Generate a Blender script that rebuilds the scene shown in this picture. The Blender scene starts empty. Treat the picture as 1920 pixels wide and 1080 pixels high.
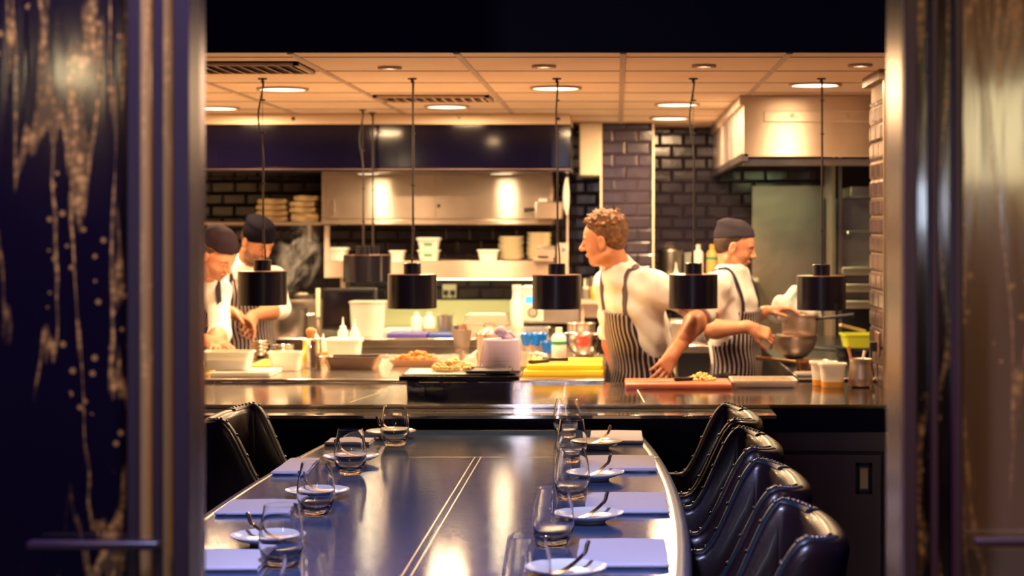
import bpy, bmesh, math, random
import numpy as np
from mathutils import Vector, Matrix
random.seed(7)
S = bpy.context.scene
COL = S.collection
PI = math.pi
# ------------------------------------------------------------------ camera
F = 3400.0          # focal length in pixels of a 1920 wide frame
CZ = 1.6            # eye height
VX, VY = 1157.0, 424.0
def PX(px, d): return (px - VX) * d / F          # lateral position of a picture column at depth d
def PZ(py, d): return CZ - (py - VY) * d / F     # height of a picture row at depth d
def DZ(py, z): return (CZ - z) * F / (py - VY)   # depth where a picture row meets height z
cd = bpy.data.cameras.new('camera'); cam = bpy.data.objects.new('camera', cd); COL.objects.link(cam)
cam.location = (0, 0, CZ); cam.rotation_euler = (PI/2, 0, 0)
cd.sensor_width = 36; cd.lens = F/1920*36
cd.shift_x = -(VX-960)/1920; cd.shift_y = -(540-VY)/1920
cd.clip_start = .05; cd.clip_end = 60
cd.dof.use_dof = True; cd.dof.focus_distance = 5.1; cd.dof.aperture_fstop = 3.8
S.camera = cam
# ------------------------------------------------------------------ world, exposure
W = bpy.data.worlds.new('world'); S.world = W; W.use_nodes = True
bg = W.node_tree.nodes['Background']; bg.inputs[0].default_value = (.16, .07, .5, 1); bg.inputs[1].default_value = .09
S.view_settings.view_transform = 'Standard'; S.view_settings.look = 'None'
S.view_settings.gamma = 1; S.view_settings.exposure = .06; S.view_settings.use_curve_mapping = False
# ------------------------------------------------------------------ lights
WARM = (1, .64, .33)
def area(name, loc, rot, energy, color, size, size_y=None, shape='DISK', spread=PI):
    l = bpy.data.lights.new(name, 'AREA'); l.energy = energy; l.color = color; l.shape = shape; l.size = size
    if size_y: l.size_y = size_y
    l.spread = spread
    o = bpy.data.objects.new(name, l); COL.objects.link(o); o.location = loc; o.rotation_euler = rot
    return o
def spot(name, loc, target, energy, color, angle, blend=.3, r=.05):
    l = bpy.data.lights.new(name, 'SPOT'); l.energy = energy; l.color = color; l.spot_size = math.radians(angle)
    l.spot_blend = blend; l.shadow_soft_size = r
    o = bpy.data.objects.new(name, l); COL.objects.link(o); o.location = loc
    o.rotation_euler = (Vector(target)-Vector(loc)).to_track_quat('-Z', 'Y').to_euler()
    return o
CEIL = 2.23
BIG = [(530,165),(407,201),(838,198),(1042,163),(1270,194),(1256,220),(1528,157)]
SMALL = [(731,125),(1020,122),(1320,121),(1613,120)]
BIGP = [(PX(x, DZ(y, CEIL)), DZ(y, CEIL)) for x, y in BIG]
SMALLP = [(PX(x, DZ(y, CEIL)), DZ(y, CEIL)) for x, y in SMALL]
for i, (x, y) in enumerate(BIGP):
    area('kitchen_downlight_glow', (x, y, CEIL-.012), (0,0,0), 16 if i == 6 else 36, WARM, .19)
for i, (x, y) in enumerate(SMALLP):
    area('counter_downlight_glow', (x, y, CEIL-.012), (0,0,0), 11, WARM, .065)
area('shelf_strip_glow', (-.95, 10.95, 1.27), (0,0,0), 9, (1,.95,.42), 1.35, .03, 'RECTANGLE')
for x in (-1.456, -.677): area('canopy_lamp_glow', (x, 10.62, 1.895), (0,0,0), 3.8, (1,.78,.46), .12)
area('extract_hood_lamp', (1.02, 10.3, 1.97), (0,0,0), 7, (.85,1,.5), .25, .12, 'RECTANGLE')
# dining side: one cool pool over the near half of the table, added unseen spots brightening the door glass
spot('table_spot', (-.42, 2.2, 3.1), (-.5, 3.15, .89), 420, (.53,.56,1), 68, .10, .12)
spot('chair_spot', (1.6, 3.6, 3.0), (.45, 5.0, .9), 22, (1,.66,.36), 50, .6, .06)
spot('door_fill_spot', (-1.35, 1.2, 2.9), (-1.0, 2.55, 1.5), 45, (1,.62,.28), 70, .5, .05)  # added fill spot for the gold streaks, no fitting behind it
spot('door_fill_spot', (.95, 1.2, 2.9), (.75, 2.55, 1.5), 40, (1,.62,.28), 70, .5, .05)  # same added fill for the right door glass
area('dining_window_glow', (-.9, -4.2, 1.75), (PI/2,0,-.1), 26, (.78,.78,1), .16, 1.9, 'RECTANGLE')
# ------------------------------------------------------------------ helpers
def rgb(r, g, b):
    f = lambda c: ((c/255+.055)/1.055)**2.4 if c > 10 else c/255/12.92
    return (f(r), f(g), f(b), 1)
MATS = {}
def mat(name, col=(.5,.5,.5,1), rough=.5, metal=0, bump=None, noise=None, brushed=None, **kw):
    """col; optional noise=(scale, colour2, lo, hi, stretch) mixes a second colour; bump=(scale, strength, stretch)"""
    if name in MATS: return MATS[name]
    m = bpy.data.materials.new(name); m.use_nodes = True; MATS[name] = m
    nt = m.node_tree; b = nt.nodes['Principled BSDF']
    if len(col) == 3: col = (*col, 1)
    b.inputs['Base Color'].default_value = col; b.inputs['Roughness'].default_value = rough; b.inputs['Metallic'].default_value = metal
    for k, v in kw.items():
        b.inputs[k.replace('_', ' ').title().replace('Ior', 'IOR') if k != 'IOR' else k].default_value = v
    def tex(scale, stretch, det=4):
        tc = nt.nodes.new('ShaderNodeTexCoord'); mp = nt.nodes.new('ShaderNodeMapping'); mp.inputs['Scale'].default_value = stretch
        nt.links.new(tc.outputs['Object'], mp.inputs[0])
        n = nt.nodes.new('ShaderNodeTexNoise'); n.inputs['Scale'].default_value = scale; n.inputs['Detail'].default_value = det
        nt.links.new(mp.outputs[0], n.inputs[0]); return n
    if noise:
        sc, c2, lo, hi, st = noise
        n = tex(sc, st); r = nt.nodes.new('ShaderNodeMapRange'); r.inputs[1].default_value = lo; r.inputs[2].default_value = hi
        nt.links.new(n.outputs[0], r.inputs[0])
        mx = nt.nodes.new('ShaderNodeMix'); mx.data_type = 'RGBA'; mx.inputs[6].default_value = col
        mx.inputs[7].default_value = c2 if len(c2) == 4 else (*c2, 1)
        nt.links.new(r.outputs[0], mx.inputs[0]); nt.links.new(mx.outputs[2], b.inputs['Base Color'])
    if brushed is not None:
        tg = nt.nodes.new('ShaderNodeTangent'); tg.direction_type = 'RADIAL'; tg.axis = 'Z'; nt.links.new(tg.outputs[0], b.inputs['Tangent'])
        b.inputs['Anisotropic'].default_value = brushed[0]; b.inputs['Anisotropic Rotation'].default_value = brushed[1]
    if bump:
        sc, stg, st = bump
        n = tex(sc, st, 6); bp = nt.nodes.new('ShaderNodeBump'); bp.inputs['Strength'].default_value = stg; bp.inputs['Distance'].default_value = .01
        nt.links.new(n.outputs[0], bp.inputs['Height']); nt.links.new(bp.outputs[0], b.inputs['Normal'])
    return m
def emis(name, col, s):
    m = bpy.data.materials.new(name); m.use_nodes = True; b = m.node_tree.nodes['Principled BSDF']
    b.inputs['Base Color'].default_value = (*col, 1); b.inputs['Emission Color'].default_value = (*col, 1); b.inputs['Emission Strength'].default_value = s
    MATS[name] = m; return m
class MB:
    def __init__(s): s.v = []; s.f = []; s.m = []
    def add(s, vs, fs, mi=0):
        o = len(s.v); s.v += [tuple(v) for v in vs]; s.f += [tuple(i+o for i in f) for f in fs]; s.m += [mi]*len(fs); return s
    def box(s, c, d, rot=None, mi=0):
        x, y, z = d[0]/2, d[1]/2, d[2]/2
        vs = [Vector(p) for p in ((-x,-y,-z),(x,-y,-z),(x,y,-z),(-x,y,-z),(-x,-y,z),(x,-y,z),(x,y,z),(-x,y,z))]
        if rot is not None: vs = [rot @ v for v in vs]
        return s.add([v+Vector(c) for v in vs], [(3,2,1,0),(4,5,6,7),(0,1,5,4),(1,2,6,5),(2,3,7,6),(3,0,4,7)], mi)
    def bx(s, x0, x1, y0, y1, z0, z1, mi=0): return s.box(((x0+x1)/2,(y0+y1)/2,(z0+z1)/2), (x1-x0,y1-y0,z1-z0), None, mi)
    def loft(s, rings, close=True, cap0=True, cap1=True, mi=0):
        n = len(rings[0]); vs = [p for r in rings for p in r]; fs = []
        for i in range(len(rings)-1):
            for j in range(n if close else n-1):
                k = (j+1) % n; fs.append((i*n+j, i*n+k, (i+1)*n+k, (i+1)*n+j))
        if cap0: fs.append(tuple(range(n-1, -1, -1)))
        if cap1: fs.append(tuple((len(rings)-1)*n+j for j in range(n)))
        return s.add(vs, fs, mi)
    def lathe(s, prof, c=(0,0,0), n=40, mi=0, rot=None, cap0=True, cap1=True):
        rings = []
        for r, z in prof:
            ring = [Vector((r*math.cos(2*PI*j/n), r*math.sin(2*PI*j/n), z)) for j in range(n)]
            if rot is not None: ring = [rot @ v for v in ring]
            rings.append([v+Vector(c) for v in ring])
        return s.loft(rings, True, cap0, cap1, mi)
    def tube(s, pts, r, n=10, mi=0):
        pts = [Vector(p) for p in pts]; rings = []; up = None
        for i, p in enumerate(pts):
            t = (pts[min(i+1, len(pts)-1)]-pts[max(i-1, 0)]).normalized()
            if up is None:
                up = t.orthogonal().normalized()
            up = (up - t*up.dot(t)).normalized(); b = t.cross(up)
            rr = r[i] if isinstance(r, (list, tuple)) else r
            rings.append([p+(up*math.cos(2*PI*j/n)+b*math.sin(2*PI*j/n))*rr for j in range(n)])
        return s.loft(rings, True, True, True, mi)
    def build(s, name, m, parent=None, bevel=0, smooth=35, loc=None, **tags):
        me = bpy.data.meshes.new(name); me.from_pydata(s.v, [], s.f)
        for mm in (m if isinstance(m, (list, tuple)) else [m]): me.materials.append(mm)
        me.polygons.foreach_set('material_index', s.m)
        if smooth:
            me.polygons.foreach_set('use_smooth', [True]*len(me.polygons))
            me.set_sharp_from_angle(angle=math.radians(smooth))
        me.update()
        o = bpy.data.objects.new(name, me); COL.objects.link(o)
        if loc is not None: o.location = loc
        if parent is not None: o.parent = parent
        if bevel:
            b = o.modifiers.new('bevel', 'BEVEL'); b.width = bevel; b.segments = 2; b.limit_method = 'ANGLE'
        for k, v in tags.items(): o[k] = v
        return o
def thing(name, label, cat, loc=(0,0,0), rz=0, group=None):
    o = bpy.data.objects.new(name, None); COL.objects.link(o); o.location = loc; o.rotation_euler = (0,0,rz); o.empty_display_size = .05
    o['label'] = label; o['category'] = cat
    if group: o['group'] = group
    return o
def tag(o, label, cat, group=None):
    o['label'] = label; o['category'] = cat
    if group: o['group'] = group
    return o
def struct(mb, name, m, bevel=0, smooth=35):
    o = mb.build(name, m, bevel=bevel, smooth=smooth); o['kind'] = 'structure'; return o
def dup(o, loc=None, rz=None, label=None, parent=None):
    c = o.copy(); COL.objects.link(c)
    if parent is not None: c.parent = parent
    if loc is not None: c.location = loc
    if rz is not None: c.rotation_euler = (0,0,rz)
    if label: c['label'] = label
    for ch in list(o.children): dup(ch, parent=c)
    return c
def rrect(w, d, r, z, cx=0, cy=0, n=5):
    r = min(r, w/2-1e-4, d/2-1e-4); P = []
    for k, (sx, sy) in enumerate(((1,1),(-1,1),(-1,-1),(1,-1))):
        for i in range(n+1):
            a = PI/2*k + PI/2*i/n
            P.append(Vector((cx+sx*(w/2-r)+r*math.cos(a), cy+sy*(d/2-r)+r*math.sin(a), z)))
    return P
def tubshape(w, d, h, t=.003, taper=.85, r=.02, rim=.006, mb=None, c=(0,0,0)):
    """open rectangular container with a rim"""
    mb = mb or MB(); cx, cy, cz = c
    R = lambda k, z, o=0: rrect(w*k+o, d*k+o, r, cz+z, cx, cy)
    mb.loft([R(taper, 0), R((1+taper*3)/4, h*.25), R(1, h-.008), R(1, h-.008, 2*rim), R(1, h, 2*rim), R(1, h, -2*t), R(taper, t*1.5, -2*t)])
    return mb
def latheshape(prof, t=.002, mb=None, c=(0,0,0), n=40):
    """open vessel from its outer profile"""
    mb = mb or MB(); inner = [(max(r-t, .0005), z if i else z+t) for i, (r, z) in enumerate(prof)]
    mb.lathe(prof+inner[::-1], c, n); return mb
# ------------------------------------------------------------------ materials
STEEL = mat('brushed_steel', (.66,.53,.43), .36, .8, noise=(5,(.55,.43,.35),.35,.7,(1,1,1)), brushed=(.95,.25))
STEELD = mat('satin_steel', (.5,.46,.42), .34, 1, bump=(5,.06,(1,1,1.5)), noise=(6,(.36,.31,.3),.35,.7,(1,1,1)))
STEELT = mat('bench_steel', (.66,.6,.55), .2, 1, bump=(8,.1,(1,1,1)), noise=(5,(.5,.44,.4),.4,.7,(1,1,1)))
POLISH = mat('polished_steel', (.72,.68,.62), .14, 1)
COPPER = mat('copper_tint_steel', (.75,.46,.3), .25, 1, noise=(14,(.5,.3,.2),.4,.7,(1,1,1)))
BLACK = mat('black_gloss', (.006,.005,.012), .12)
BLACKM = mat('black_matt_plastic', (.008,.007,.014), .38)
DARKGLASS = mat('dark_hood_glass', (.004,.003,.016), .08, specular_ior_level=.3)
PLASTIC = mat('milky_plastic', (.86,.84,.76), .35, transmission_weight=.0, subsurface_weight=.25, subsurface_radius=(.02,.02,.015), subsurface_scale=.5)
CLEARP = mat('clear_plastic', (.92,.92,.88), .12, transmission_weight=.85, IOR=1.25)
WHITE = mat('white_china', (.85,.84,.8), .12)
GREEN = mat('green_label', (.02,.3,.12), .5)
YELLOW = mat('yellow_board', (.85,.62,.03), .45)
ORANGE = mat('orange_sauce', (.85,.38,.04), .35)
OIL = mat('golden_oil', (.5,.34,.04), .2)
RED = mat('red_cloth', (.55,.03,.02), .8)
BLUEB = mat('blue_board', (.035,.07,.42), .4)
PURPB = mat('violet_board', (.1,.07,.4), .4)
BLUEBAG = mat('blue_film', (.0,.16,.7), .25)
COAT = mat('white_cotton', (.86,.83,.8), .8, bump=(120,.1,(1,1,1)))
NAVYC = mat('navy_cloth', (.018,.014,.045), .85, bump=(160,.2,(1,1,1)))
CHARC = mat('charcoal_cloth', (.06,.05,.075), .85, bump=(160,.2,(1,1,1)))
TILE = mat('charcoal_metro_tile', (.020,.015,.030), .16, noise=(2.2,(.036,.026,.042),.35,.7,(1,1,1)), bump=(9,.25,(1,1,1)))
TILEN = mat('brown_metro_tile', (.13,.085,.08), .18, noise=(3,(.08,.05,.05),.35,.7,(1,1,1)), bump=(9,.25,(1,1,1)))
GROUT = mat('dark_grout', (.02,.016,.024), .9)
GROUTL = mat('pale_grout', (.4,.3,.22), .8)
COUNTER = mat('dark_polished_steel_counter', (.36,.3,.28), .11, 1, bump=(3,.04,(1,1,1)), noise=(4,(.24,.2,.19),.4,.7,(1,1,1)))
NAVY = mat('navy_black_lacquer', (.004,.0015,.03), .4, specular_ior_level=.15)
WOODF = mat('dark_floor', (.03,.02,.02), .35, noise=(3,(.05,.032,.026),.4,.6,(1,12,1)))
KFLOOR = mat('kitchen_floor_vinyl', (.22,.18,.15), .5, noise=(30,(.14,.11,.1),.4,.6,(1,1,1)))
CEILM = mat('ceiling_tile', (.86,.66,.5), .8, noise=(1.3,(.78,.57,.42),.4,.7,(1,1,1)))
CEILR = mat('ceiling_rail', (.5,.36,.27), .5)
PLASTER = mat('cream_panel', (.7,.6,.45), .5)
# ------------------------------------------------------------------ setting
DC, DB = 6.6, 7.52        # counter front and back
IX = -.05                 # right end of the work island
struct(MB().bx(-4,4,-5,6.7,-.05,0), 'floor', WOODF)
struct(MB().bx(-3,2.6,6.7,12,-.05,0), 'floor', KFLOOR)
struct(MB().bx(-3,2.6,DC,12,CEIL,CEIL+.05), 'ceiling', CEILM)
struct(MB().bx(-4,4,DC-.02,DC,CEIL,3.6), 'wall_bulkhead', NAVY)
struct(MB().bx(-4,-2.0,DC-.02,DC+.1,0,CEIL), 'wall_front_left', NAVY)
struct(MB().bx(1.30,4,DC-.02,DC+.1,0,CEIL), 'wall_front_right', NAVY)
struct(MB().bx(-3.05,-3,DC,12,0,CEIL), 'wall_left', PLASTER)
struct(MB().bx(2.6,2.65,DC,12,0,CEIL), 'wall_right', STEELD)
WB = 11.6
struct(MB().bx(-3,2.6,WB+.02,WB+.1,0,CEIL), 'wall_back', GROUT)
def tiles(mb, o, u, v, nrm, w, h, tw=.15, th=.076, g=.003, bev=.011, up=.006, off=0):
    o, u, v, nrm = map(Vector, (o, u, v, nrm)); j = 0; y = 0
    while y < h-.01:
        y1 = min(y+th-g, h); x = -tw*(.5 if (j+off) % 2 else 0)
        while x < w:
            a, b = max(x, 0), min(x+tw-g, w)
            if b-a > .025:
                P = lambda s, t, k: o+u*s+v*t+nrm*k
                mb.add([P(a,y,0),P(b,y,0),P(b,y1,0),P(a,y1,0),P(a+bev,y+bev,up),P(b-bev,y+bev,up),P(b-bev,y1-bev,up),P(a+bev,y1-bev,up)],
                       [(4,5,6,7),(0,1,5,4),(1,2,6,5),(2,3,7,6),(3,0,4,7)])
            x += tw
        y += th; j += 1
    return mb
PX0, PX1 = PX(1127,11.05), PX(1225,11.05)
mb = MB(); tiles(mb, (-2.9,WB+.018,.9), (1,0,0), (0,0,1), (0,-1,0), 2.9+PX0+.02, CEIL-.9)
tiles(mb, (PX1-.02,WB+.018,.9), (1,0,0), (0,0,1), (0,-1,0), 1.1, CEIL-.9, off=1)
struct(mb, 'wall_back_tiling', TILE, smooth=0)
struct(MB().bx(PX0,PX1,11.07,WB+.02,0,CEIL), 'wall_pillar', GROUT)
struct(tiles(MB(), (PX0,11.068,.9), (1,0,0), (0,0,1), (0,-1,0), PX1-PX0, CEIL-.9, off=1), 'wall_pillar_tiling', mat('pillar_tile', (.034,.026,.045), .16, noise=(2.2,(.052,.038,.055),.35,.7,(1,1,1)), bump=(9,.25,(1,1,1))), smooth=0)
for k, x in enumerate((PX0, PX1)):
    struct(MB().bx(x-.006,x+.006,11.05,11.07,.9,CEIL), 'trim_%d' % (k+1), PLASTER)
# nib wall on the right of the pass
NX = 1.08
struct(MB().bx(NX+.004,1.32,7.3,7.73,.95,CEIL), 'wall_nib', GROUTL)
struct(tiles(MB(), (NX,7.31,.95), (0,1,0), (0,0,1), (-1,0,0), .42, 1.17, .15, .077, .006), 'wall_nib_tiling', TILEN, smooth=0)
struct(MB().bx(NX-.008,NX+.02,7.285,7.31,.95,CEIL-.03), 'trim_3', mat('brass_trim', (.65,.42,.26), .3, 1))
struct(MB().bx(NX-.03,1.34,7.27,7.76,2.19,CEIL), 'trim_4', mat('brown_cap', (.2,.12,.09), .5))
# ceiling rails and tile joints
mb = MB()
for k in range(-5, 4):
    x = .022+.606*k; mb.bx(x-.012,x+.012,DC,WB,CEIL-.004,CEIL+.001)
struct(mb, 'trim_5', CEILR)
mb = MB()
for k in range(-1, 9):
    y = 6.755+.6*k
    if DC < y < WB: mb.bx(-3,2.6,y-.006,y+.006,CEIL-.002,CEIL+.001)
struct(mb, 'trim_6', mat('dark_joint_bronze', (.16,.09,.06), .7))  # plain dark brown strips along the tile joints
# ceiling vents
def vent(x0, x1, y0, y1, label):
    t = thing('ceiling_vent', label, 'vent', ((x0+x1)/2,(y0+y1)/2,CEIL-.012), group='ceiling vents')
    w, d = (x1-x0), (y1-y0)
    m = MB(); m.bx(-w/2,w/2,-d/2,-d/2+.02,-.004,.01).bx(-w/2,w/2,d/2-.02,d/2,-.004,.01).bx(-w/2,-w/2+.02,-d/2,d/2,-.004,.01).bx(w/2-.02,w/2,-d/2,d/2,-.004,.01)
    m.build('frame', CEILR, t)
    MB().bx(-w/2,w/2,-d/2,d/2,.006,.012).build('backing', mat('vent_dark', (.05,.03,.03), .8), t)
    n = int(w/.05)
    for i in range(n):
        x = -w/2+.02+(i+.5)*(w-.04)/n
        MB().box((x,0,.0),(.03,d-.04,.002), Matrix.Rotation(.5,3,'Y')).build('louvre', CEILM, t)
vent(.022-.606*3+.02-.3, .022-.606*2-.03, 6.93, 7.33, 'louvred square vent in the ceiling, nearest the front left of the pass')
vent(.022-.606*2+.02, .022-.606-.03, 8.68, 9.02, 'louvred ceiling vent farther in, left of the centre above the island')
# downlights
GLOW = emis('warm_lamp_glow', (1,.86,.6), 4)
RING = mat('lamp_ring', (.42,.27,.18), .4)
def downlight(x, y, r, rr, label, group):
    t = thing('downlight', label, 'ceiling light', (x,y,CEIL-.011), group=group)
    MB().lathe([(rr,.01),(rr,0),(r,-.0),(r,.01)], n=40, cap0=False, cap1=False).build('ring', RING, t)
    MB().lathe([(.001,.004),(r,.004),(r,.009),(.001,.009)], n=40).build('diffuser', GLOW, t)
names = ['above the leftmost front pendant lamp','at the far left edge of the opening','behind the second front pendant lamp','behind the third front pendant cord','behind the fourth front pendant cord','deepest of all, right of the middle, before the tiled wall','in front of the right extractor hood']
for (x, y), n in zip(BIGP, names): downlight(x, y, .104, .118, 'large round glowing ceiling downlight '+n, 'large ceiling downlights')
names = ['leftmost of the front row','second from left in the front row','third from left in the front row','rightmost of the front row']
for (x, y), n in zip(SMALLP, names): downlight(x, y, .028, .048, 'small recessed ceiling downlight with dark ring, '+n, 'small ceiling downlights')
# ------------------------------------------------------------------ pass counter
t = thing('pass_counter', 'long polished dark steel kitchen pass counter running across the opening', 'counter', (0,DC,0))
m = MB(); m.bx(-1.98,1.29,.0,DB-DC,.935,.95); m.build('worktop', COUNTER, t, bevel=.002)
MB().bx(-1.98,1.29,-.006,.0,.945,.9515).build('front_lip', POLISH, t)
MB().bx(-1.98,1.29,-.003,.12,.85,.9345).build('fascia', NAVY, t)
MB().bx(-1.98,.40,.13,.2,.0,.85).build('front_panel', NAVY, t)
MB().bx(-1.98,1.29,DB-DC-.03,DB-DC-.005,.0,.93).build('rear_panel', STEELD, t)
for z, x0 in ((-.0, PX(725,7.3)),):
    MB().add([(x0-.06,.08,.9506),(x0-.055,.08,.9506),(x0+.02,.6,.9506),(x0+.015,.6,.9506)],[(0,1,2,3)]).build('pale_line', PLASTER, t)  # pale strip standing in for a diagonal glare line
x0 = PX(1195,7.0)
MB().add([(x0+.02,.08,.9506),(x0+.025,.08,.9506),(x0+.005,.6,.9506),(x0,.6,.9506)],[(0,1,2,3)]).build('pale_line', PLASTER, t)  # thin pale strip across the worktop
# cupboard under the right of the counter
t = thing('steel_cupboard', 'brushed steel under-counter cupboard right of the chairs with recessed pull', 'cupboard', (0,6.72,0))
CUP = mat('dark_cupboard_steel', (.17,.135,.15), .38, .9, bump=(5,.05,(1,1,1.5)))
MB().bx(.41,1.0,0,.6,.0,.845).build('body', CUP, t, bevel=.002)
dz1, dx1 = PZ(852,6.7), PX(1652,6.7)
o = MB().bx(.45,dx1,-.018,-.0,.05,dz1).build('door', CUP, t, bevel=.002)
hx, hz0, hz1 = PX(1620,6.7), PZ(926,6.7), PZ(868,6.7)
mb = MB(); w = .03
mb.bx(hx-w,hx+w,-.024,-.018,hz0,hz0+.012).bx(hx-w,hx+w,-.024,-.018,hz1-.012,hz1).bx(hx-w,hx-w+.012,-.024,-.018,hz0,hz1).bx(hx+w-.012,hx+w,-.024,-.018,hz0,hz1)
mb.build('handle', BLACKM, o)
MB().bx(hx-.014,hx+.014,-.022,-.018,hz0+.02,hz1-.02).build('handle_plate', STEEL, o)
MB().bx(dx1+.004,dx1+.012,-.012,-.0,.05,dz1+.01).build('door_seal', BLACKM, t)
MB().bx(.45,dx1,-.012,-.0,dz1+.003,dz1+.010).build('door_seal', BLACKM, t)
# glass ledge and low screen
GLASS = mat('clear_glass', (1,1,1), .0, transmission_weight=1, IOR=1.48)
EDGE = mat('greenish_ledge_glass', (.4,.36,.32), .05, .7)
t = thing('glass_ledge', 'thick glass ledge along the front of the pass counter above the table', 'glass shelf', (0,6.45,.922))
MB().bx(-1.97,PX(1455,6.4),-.08,.135,0,.0135).build('ledge', EDGE, t, bevel=.002)
MB().bx(-1.97,PX(1440,6.4),.06,.135,-.03,-.001).build('support_rail', NAVY, t)
o = MB().bx(PX(403,6.55),PX(1425,6.55),-.003,.003,0,PZ(716,6.55)-.9362).build('glass_screen', GLASS, loc=(0,6.53,.9362))
tag(o, 'low clear upright glass screen standing on the glass ledge before the counter', 'glass screen')
# ------------------------------------------------------------------ work island
IZ, IF, IB = .965, 7.53, 9.0
t = thing('work_island', 'steel topped kitchen work island behind the left of the pass', 'kitchen bench', (0,IF,0))
MB().bx(-2.95,IX,0,IB-IF,IZ-.03,IZ).build('worktop', STEELT, t, bevel=.006)
MB().bx(-2.93,IX-.02,.03,IB-IF-.03,.1,IZ-.03).build('body', STEELD, t)
for x in (-2.85,-1.5,IX-.08):
    for y in (.06,IB-IF-.06): MB().lathe([(.02,0),(.02,.1)],(x,y,0),12).build('leg', STEEL, t)
# ------------------------------------------------------------------ back line bench
BZ, BF = .97, 10.2
t = thing('back_bench', 'steel back bench under the gantry shelf along the tiled wall', 'kitchen bench', (0,BF,0))
MB().bx(-2.95,PX0,0,1.4,BZ-.05,BZ).build('worktop', STEELT, t, bevel=.006)
MB().bx(-2.93,PX0-.02,.03,1.38,.1,BZ-.05).build('body', STEELD, t)
MB().bx(-2.93,PX0-.02,.2,1.2,.03,.1).build('plinth', BLACKM, t)
o = MB().bx(PX(650,10.2),PX(880,10.2),.012,.03,BZ-.2,BZ-.12).build('pale_panel', PLASTER, t)
# gantry shelf
GZ = 1.392
t = thing('gantry_shelf', 'long steel shelf with deep front holding plates and tubs', 'shelf', (0,10.8,GZ))
gx0, gx1 = PX(608,10.8), PX(1037,10.8)
MB().bx(gx0,gx1,0,.78,-.02,0).build('shelf_board', STEEL, t)
MB().bx(gx0,gx1,-.012,0,-.1,.002).build('front_panel', STEEL, t, bevel=.003)
for x in (gx0+.02, gx1-.02): MB().bx(x-.015,x+.015,.6,.78,-.4,-.02).build('bracket', STEEL, t)
mb = MB()
z1 = PZ(423,10.85)-GZ
MB().bx(gx0+.0,gx0+.03,.0,.03,0,z1).build('upright', STEEL, t)
MB().bx(PX(1064,10.8)-.006,PX(1064,10.8)+.006,.0,.03,-.1,PZ(330,10.8)-GZ).build('upright', STEEL, t)
t = thing('strip_light', 'yellow green strip light glowing under the gantry shelf', 'strip light', (-.95,10.95,1.285))
MB().bx(-.7,.7,-.02,.02,0,.02).build('housing', STEEL, t)
MB().bx(-.68,.68,-.014,.014,-.008,0).build('tube', emis('strip_glow', (1,.95,.5), 5), t)
# lit splash panel and tile band
t = thing('splash_panel', 'pale splashback panel lit yellow green behind the back bench', 'splashback', (0,11.55,BZ))
MB().bx(PX(690,11.55),PX(962,11.55),-.02,0,0,PZ(563,11.5)-BZ).build('panel', mat('pale_splash', (.62,.62,.42), .4), t)
# upper cabinet
t = thing('wall_cabinet', 'wide brushed steel wall cabinet under the dark hood', 'cabinet', (0,10.9,0))
cx0, cx1 = PX(603,10.9), PX(1036,10.9); cz0, cz1 = PZ(421,10.9), PZ(322,10.9)
MB().bx(cx0,cx1,0,.6,cz0,cz1).build('body', STEEL, t, bevel=.003)
cm = PX(817,10.9)
for a, b, hx in ((cx0+.03,cm-.002,PX(627,10.9)),(cm+.002,cx1-.01,None)):
    d = MB().bx(a,b,-.012,-.001,cz0+.035,cz1).build('door', STEEL, t, bevel=.002)
    if hx:
        hz = PZ(387,10.9)
        m = MB(); m.tube([(hx,-.012,hz+.035),(hx,-.04,hz+.035),(hx,-.04,hz-.035),(hx,-.012,hz-.035)], .007, 8); m.build('handle', POLISH, d)
    else: MB().lathe([(.009,0),(.009,.01)],(PX(823,10.9),-.012,PZ(386,10.9)),12,rot=Matrix.Rotation(PI/2,3,'X')).build('lock', BLACK, d)
MB().bx(cx0,cx1,-.02,-.001,cz0,cz0+.03).build('bottom_rail', STEEL, t, bevel=.003)
# hob side shelf on the left with piles
t = thing('wall_shelf', 'steel wall shelf left of the cabinet carrying folded cloth piles', 'shelf', (0,10.9,PZ(416,10.9)))
MB().bx(-2.95,cx0-.003,0,.65,-.02,0).build('shelf_board', STEEL, t, bevel=.004)
for x in (-2.6,-1.9): MB().bx(x-.01,x+.01,.3,.68,-.12,-.02).build('bracket', STEEL, t)
# left canopy hood
t = thing('extractor_canopy', 'long black glass extractor canopy under a steel strip on the left', 'extractor hood', (0,10.15,0))
hx1 = PX(1070,10.15); hz0, hz1 = PZ(322,10.15), PZ(233,10.15)
MB().bx(-2.95,hx1,0,1.4,hz0+.02,hz1).build('body', DARKGLASS, t, bevel=.004)
MB().bx(-2.95,hx1,-.012,1.4,hz0,hz0+.016).build('lower_edge', BLACK, t, bevel=.003)
MB().bx(-2.95,hx1,-.016,-.004,hz0+.012,hz0+.016).build('edge_trim', mat('bronze_line', (.35,.22,.2), .3, 1), t)
for x in (-1.456,-.677): MB().lathe([(.001,0),(.065,0),(.07,.012),(.001,.012)],(x,.47,hz0+.0),24).build('canopy_lamp', emis('canopy_lamp_glow', (1,.8,.5), 3), t)
s = MB().bx(-2.95,hx1-.01,-.004,1.4,hz1,CEIL-.004).build('top_strip', mat('cream_steel', (.75,.6,.45), .45, .6), t)
for x in (550,860,1047): MB().lathe([(.01,0),(.01,.006)],(PX(x,10.15),-.004,PZ(223,10.15)),10,rot=Matrix.Rotation(PI/2,3,'X')).build('bolt', BLACK, s)
# white trunking box between hood and pillar
o = MB().bx(0,PX(1125,10.9)-PX(1086,10.9),0,.6,0,CEIL-PZ(328,10.9)-.002).build('duct_box', PLASTER, bevel=.006, loc=(PX(1086,10.9),11.0,PZ(328,10.9)))
tag(o, 'cream vertical duct box between the black canopy and the tiled pillar', 'duct')
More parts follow.
